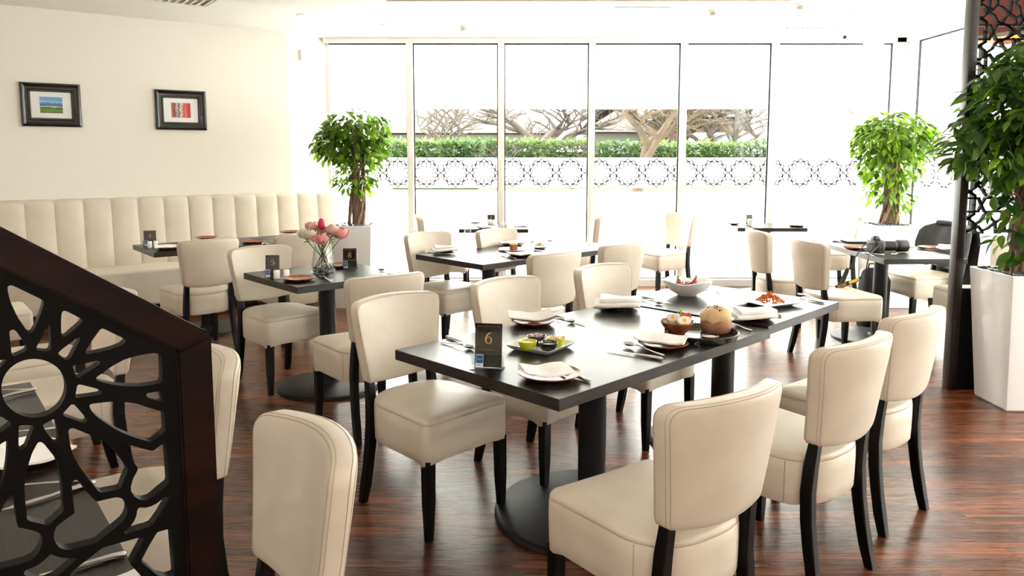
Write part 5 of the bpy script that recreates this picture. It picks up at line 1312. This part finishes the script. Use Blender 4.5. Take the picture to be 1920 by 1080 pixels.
# ---------------------------------------------------------------- carved screen at the right
SY = 4.79
scr = empty('carved_screen', (0, 0, 0), 0, 'tall dark pierced screen with hexagon and star lattice at the right edge', 'screen')
bm = B(); box(bm, (2.84, SY + 0.0375, CEIL / 2), (0.05, 0.075, CEIL), 0.003); finish('frame_post', bm, M['screen_wood'], scr)
bm = B(); box(bm, (4.12, SY + 0.0375, CEIL / 2), (0.05, 0.075, CEIL), 0.003); finish('frame_post', bm, M['screen_wood'], scr)
bm = B(); box(bm, (3.48, SY + 0.0375, CEIL - 0.03), (1.28, 0.07, 0.06), 0.003); finish('top_rail', bm, M['screen_wood'], scr)
bm = B(); box(bm, (3.48, SY + 0.03, 0.33), (1.28, 0.03, 0.66)); finish('base_panel', bm, M['fret'], scr)
segs = []
def S(x0, z0, x1, z1, mir=True):
    """crop pixels of one repeat, relative to the symmetry line"""
    segs.append((x0, z0, x1, z1))
    if mir: segs.append((x0, -z0, x1, -z1))
for q_ in [(0,115,230,115),(165,115,165,0),(165,115,165,160),(165,160,70,230),(70,230,0,270),(70,230,0,195),(165,160,70,210),(70,230,155,290),(155,290,155,400),(155,400,70,450),(70,450,0,410),(70,450,0,478),(155,290,195,335),
           (230,115,280,5),(280,5,345,-115),(345,115,500,115),(500,115,915,110),(195,335,290,270),(290,270,350,170),(350,170,400,120),(195,335,200,470),(200,400,250,360),(250,360,320,440),(320,440,420,400),(420,400,540,300),
           (350,170,480,120),(480,115,570,60),(570,60,600,0),(500,110,620,40),(620,40,700,0),(540,300,460,220),(460,220,420,120),(540,300,640,240),(640,240,720,280),(640,240,660,150),(660,150,620,105),(720,280,760,180),(760,180,700,110),(720,280,700,400),(700,400,620,478),(760,180,860,180),(860,180,915,110),(540,300,560,478),(320,440,330,478),(760,180,820,330),(820,330,915,290),(820,330,800,478),(700,0,760,60),(760,60,860,110),(760,60,915,0)]: S(*q_)
px = SY / F / 9.0
bm = B(); z_c = at_depth(1818, 59, SY).z; period = 2 * 478 * px
X0 = 2.865
for kz in range(-3, 2):
    zc = z_c + kz * period
    for mirx in (0, 1):
        for x0, z0, x1, z1 in segs:
            for_z = (zc + z0 * px, zc + z1 * px)
            if min(for_z) < 0.66 or max(for_z) > CEIL - 0.06: continue
            xa, xb = X0 + x0 * px, X0 + x1 * px
            if mirx: xa, xb = 2 * (X0 + 915 * px) - xa, 2 * (X0 + 915 * px) - xb
            if max(xa, xb) > 4.10: continue
            L_ = hypot(xb - xa, for_z[1] - for_z[0]) + 0.010
            if L_ < 0.02: continue
            rot = Matrix.Rotation(-atan2(for_z[1] - for_z[0], xb - xa), 3, 'Y')
            box(bm, ((xa + xb) / 2, SY + 0.035, (for_z[0] + for_z[1]) / 2), (L_, 0.024, 0.0125), 0, rot)
tag(finish('lattice', bm, M['fret'], scr, smooth=False))
# pendant lamp behind the screen
pl_c = at_depth(1903, 25, 5.75)
e = empty('pendant_lamp', (pl_c.x, pl_c.y, 2.55), radians(28), 'orange glowing square pendant lamp hanging behind the carved screen', 'pendant lamp')
h_ = 0.21; orange = simple('glowing_orange_shade', (0.8, 0.25, 0.03), 0.6, emit=(1.0, 0.26, 0.02), estr=0.55); maroon = simple('unlit_maroon_shade', (0.16, 0.018, 0.010), 0.6)
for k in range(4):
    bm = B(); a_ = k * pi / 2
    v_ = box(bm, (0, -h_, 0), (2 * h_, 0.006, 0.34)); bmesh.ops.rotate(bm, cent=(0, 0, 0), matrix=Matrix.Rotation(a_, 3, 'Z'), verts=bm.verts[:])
    finish('shade_panel', bm, maroon if k == 3 else orange, e, smooth=False)  # one side coloured maroon to show the shade's unlit face
bm = B()
for a_ in range(4):
    m_ = Matrix.Rotation(a_ * pi / 2, 3, 'Z')
    for z_ in (0.18, -0.18): 
        v_ = box(bm, (0, 0, 0), (2 * h_ + 0.04, 0.03, 0.03)); bmesh.ops.translate(bm, vec=(0, -h_, z_), verts=v_); bmesh.ops.rotate(bm, cent=(0, 0, 0), matrix=m_, verts=v_)
finish('shade_frame', bm, simple('taupe_trim', (0.30, 0.25, 0.2), 0.5), e, smooth=False)
bm = B(); tube(bm, [(0, 0, 0.0), (0, 0, CEIL - 2.55)], 0.004, 6); finish('cord', bm, M['gasket'], e)
bm = B(); lathe(bm, [(0.001, -0.04), (0.03, -0.02), (0.035, 0.01), (0.015, 0.05), (0.001, 0.06)], 16); finish('bulb', bm, simple('warm_bulb', (1, .8, .5), .5, emit=(1, 0.6, 0.2), estr=8), e)

# ---------------------------------------------------------------- outside
bm = B(); box(bm, (0, 35, -0.16), (90, 52, 0.12)); structure(finish('ground_outside', bm, simple('pale_paving', (0.55, 0.54, 0.50), 0.9), smooth=False))
bm = B(); box(bm, (0, 40, 0.16), (90, 37, 0.56)); structure(finish('lawn_bank', bm, M['grass'], smooth=False))
def leafy(name, x0, x1, y, z1, d, n, label, cat, m, seed):
    rnd = random.Random(seed); bm = B(); lay = bm.verts.layers.float.new('tint')
    box(bm, ((x0 + x1) / 2, y, z1 * 0.46 - 0.1), (x1 - x0 - 0.3, d * 0.7, z1 * 0.9))
    for i in range(n):
        x = rnd.uniform(x0, x1); f_ = rnd.random()
        p_ = Vector((x, y - d / 2 + rnd.uniform(0, .1), rnd.uniform(0.9, z1))) if f_ < 0.7 else Vector((x, y + rnd.uniform(-d / 2, d / 2), z1 + rnd.uniform(-.05, .12)))
        leaf_geo(bm, lay, p_, Vector((rnd.gauss(0, 1), -0.5 + rnd.gauss(0, .6), rnd.gauss(0, .8))), Vector((rnd.gauss(0, 1), 0, 1)), rnd.uniform(.14, .24), 0.1, rnd.random() * (0.6 + 0.4 * sin(x * 1.3)))
    return tag(finish(name, bm, m, angle=80), label, cat)
def X_(u, Y): return at_depth(u, 290, Y).x
leafy('hedge', X_(905, 26), X_(1110, 26), 26, 1.92, 1.2, 2600, 'clipped green hedge seen through the third and fourth window bays', 'hedge', M['hedge'], 1)
leafy('hedge', X_(1110, 26), X_(1430, 26), 26, 1.85, 1.2, 3200, 'clipped green hedge to the right of the big bare tree', 'hedge', M['hedge'], 2)
leafy('hedge', X_(730, 25), X_(905, 25), 25, 1.88, 1.2, 2400, 'mixed green hedge seen in the second window bay left of the mullion', 'hedge', M['hedge'], 3)
def tree(x, y, h, r_, seed, label, m, lean=0.0, levels=4, spread=0.55, ):
    rnd = random.Random(seed); bm = B()
    def br(p_, d_, L_, rad, lv):
        n = 4; pts = [p_]; rs = [rad]
        for i in range(n):
            d_ = (d_ + Vector((rnd.gauss(0, .13), rnd.gauss(0, .13), rnd.gauss(0, .08) + (0.03 if lv else 0)))).normalized(); p_ = p_ + d_ * (L_ / n); pts.append(p_); rs.append(rad * (1 - 0.45 * (i + 1) / n))
        tube(bm, pts, rs, 7 if lv < 2 else 4)
        if lv >= levels: return
        for k in range(3 if lv else 4):
            a_ = rnd.uniform(0, 2 * pi); q_ = pts[rnd.randint(2, n)] if lv else pts[-1 - (k % 2)]
            side = Vector((cos(a_), sin(a_) * .6, rnd.uniform(-.3, .3)))
            br(q_, (d_ * (1 - spread) + side * spread).normalized(), L_ * rnd.uniform(.62, .85), rad * 0.56, lv + 1)
    br(Vector((0, 0, 0.2 if y > 21.5 else -0.14)), Vector((lean, 0, 1)).normalized(), h * (0.27 if y > 21.5 else 0.33), r_, 0)
    o = finish('bare_tree', bm, m, angle=80); o.location = (x, y, 0); return tag(o, label, 'tree', 'bare trees outside the windows')
tb = noisy('grey_brown_bark', (0.025, 0.018, 0.014), (0.06, 0.046, 0.036), (3, 3, 1.2), 0.9)
ty = noisy('golden_bark', (0.028, 0.018, 0.009), (0.06, 0.042, 0.021), (3, 3, 1.2), 0.9)
tree(X_(1197, 20), 20, 6.0, 0.19, 4, 'big bare tree with a forked trunk outside the centre right bay', ty, 0, 5, 0.62)
tree(X_(828, 32), 32, 6.5, 0.17, 8, 'thin bare tree in front of the pale bungalow', tb)
tree(X_(1018, 26), 27.5, 6.0, 0.28, 11, 'bare tree with a leaning trunk behind the hedge left of centre', tb, 0.15, 5)
tree(X_(1345, 30), 30, 6.8, 0.20, 15, 'bare tree growing against the brick house', tb, 0, 5)
tree(X_(1378, 28), 28, 6.8, 0.17, 16, 'slim bare tree right of the brick house', tb, 0.05, 5)
tree(X_(1290, 29), 31, 6.5, 0.16, 19, 'bare tree at the left side of the brick house', ty, 0, 5)
tree(X_(1545, 24), 24, 5.5, 0.12, 23, 'small bare tree beside the white banner', ty, -0.05, 5)
tree(X_(1080, 24), 25, 3.2, 0.06, 27, 'young thin tree in front of the hedge', tb, 0, 4)
tree(X_(940, 24), 24.5, 3.0, 0.05, 29, 'young pale tree left of centre by the hedge', tb, 0, 4)
def house(x0, x1, y, eave, ridge, mw, mr, wins, label, hip=1.0, chim=None):
    e = empty('house', ((x0 + x1) / 2, y, 0), 0, label, 'house', 'houses across the road'); w = (x1 - x0) / 2
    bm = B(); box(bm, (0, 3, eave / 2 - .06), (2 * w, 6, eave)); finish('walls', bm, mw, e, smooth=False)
    bm = B(); v_ = [bm.verts.new(q_) for q_ in ((-w - .4, -.4, eave), (w + .4, -.4, eave), (w + .4, 6.4, eave), (-w - .4, 6.4, eave), (-w + hip * 2.4, 3, ridge), (w - hip * 2.4, 3, ridge))]
    for f_ in ((0, 1, 5, 4), (1, 2, 5), (2, 3, 4, 5), (3, 0, 4), (3, 2, 1, 0)): bm.faces.new([v_[i] for i in f_])
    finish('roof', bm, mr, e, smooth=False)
    for wx, ww, wz, wh in wins:
        bm = B(); box(bm, (wx * w, -0.03, wz), (ww, 0.08, wh)); f = finish('window', bm, M['frame_white'], e, smooth=False)
        bm = B()
        for s in (-1, 1): box(bm, (wx * w + s * ww * .24, -0.08, wz), (ww * .4, 0.02, wh * .86))
        finish('pane', bm, simple('dark_house_glass', (0.10, 0.12, 0.13), 0.1), f, smooth=False)
    if chim is not None: bm = B(); box(bm, (chim * w, 3, ridge + .2), (.8, .6, 1.4)); finish('chimney', bm, mw, e, smooth=False)
roofm = noisy('grey_roof_tiles', (0.020, 0.018, 0.017), (0.032, 0.029, 0.027), (2, 2, 14), 0.85)
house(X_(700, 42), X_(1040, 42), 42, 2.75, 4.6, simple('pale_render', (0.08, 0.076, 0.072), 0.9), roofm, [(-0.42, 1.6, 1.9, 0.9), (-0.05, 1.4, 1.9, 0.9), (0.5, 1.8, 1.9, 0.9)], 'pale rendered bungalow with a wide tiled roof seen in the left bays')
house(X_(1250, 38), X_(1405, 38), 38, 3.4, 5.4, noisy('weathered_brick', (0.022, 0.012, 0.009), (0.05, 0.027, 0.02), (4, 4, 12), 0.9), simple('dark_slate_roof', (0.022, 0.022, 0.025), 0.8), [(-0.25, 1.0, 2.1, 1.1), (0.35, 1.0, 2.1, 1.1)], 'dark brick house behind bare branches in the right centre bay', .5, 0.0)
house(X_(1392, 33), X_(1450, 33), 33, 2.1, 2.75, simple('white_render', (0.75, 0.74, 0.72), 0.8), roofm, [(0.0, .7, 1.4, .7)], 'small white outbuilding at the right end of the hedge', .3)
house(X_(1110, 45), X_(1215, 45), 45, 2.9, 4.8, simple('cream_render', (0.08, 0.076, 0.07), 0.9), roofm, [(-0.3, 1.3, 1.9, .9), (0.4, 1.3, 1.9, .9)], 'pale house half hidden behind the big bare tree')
# banner and post box sized bits seen through the right bays
e = empty('feather_banner', (X_(1480, 14), 14, -0.1), 0, 'tall white feather banner with a curved edge outside the right bay', 'banner')
bm = B(); P = []
zs_ = [i / 16 for i in range(17)]
for t in zs_: P.append((0.20 + 0.14 * sin(pi * .5 * (1 - t)) * 1.0 - 0.22 * t * t, 1.0 + 2.4 * t))
P += [(-0.34, 3.4), (-0.34, 1.0)]
loft(bm, [[(x, -0.01, z) for x, z in P], [(x, 0.01, z) for x, z in P]]); finish('banner_cloth', bm, simple('white_banner', (0.85, .85, .85), .8), e, smooth=False)
bm = B(); tube(bm, [(-0.36, 0, 0), (-0.36, 0, 3.5)], 0.015, 8); finish('pole', bm, simple('banner_pole', (0.3, 0.08, 0.05), 0.5), e)
e = empty('white_van', (X_(1640, 17), 17.5, -0.08), 0, 'white van parked outside the right corner window', 'van')
bm = B()
loft(bm, [[(x, y, z) for x, z in ((-1.35, 0.45), (2.6, 0.45), (2.75, 1.0), (2.3, 1.45), (1.6, 2.35), (1.2, 2.5), (-1.25, 2.5), (-1.38, 2.3))] for y in (0, 1.9)])
bmesh.ops.bevel(bm, geom=bm.edges[:], offset=0.05, segments=2, affect='EDGES'); finish('van_body', bm, simple('van_white', (0.82, .82, .82), .25), e)
bm = B(); loft(bm, [[(x, y, z) for x, z in ((1.2, 1.5), (2.1, 1.5), (1.6, 2.2), (1.2, 2.2))] for y in (-0.015, 0.0)]); finish('side_window', bm, M['gasket'], e)
for x in (-0.7, 1.8):
    bm = B(); tube(bm, [(x, -0.02, 0.32), (x, 0.22, 0.32)], 0.34, 28); f = finish('wheel', bm, M['gasket'], e)
    bm = B(); tube(bm, [(x, -0.035, 0.32), (x, 0.0, 0.32)], 0.2, 20); finish('hubcap', bm, M['chrome'], f)
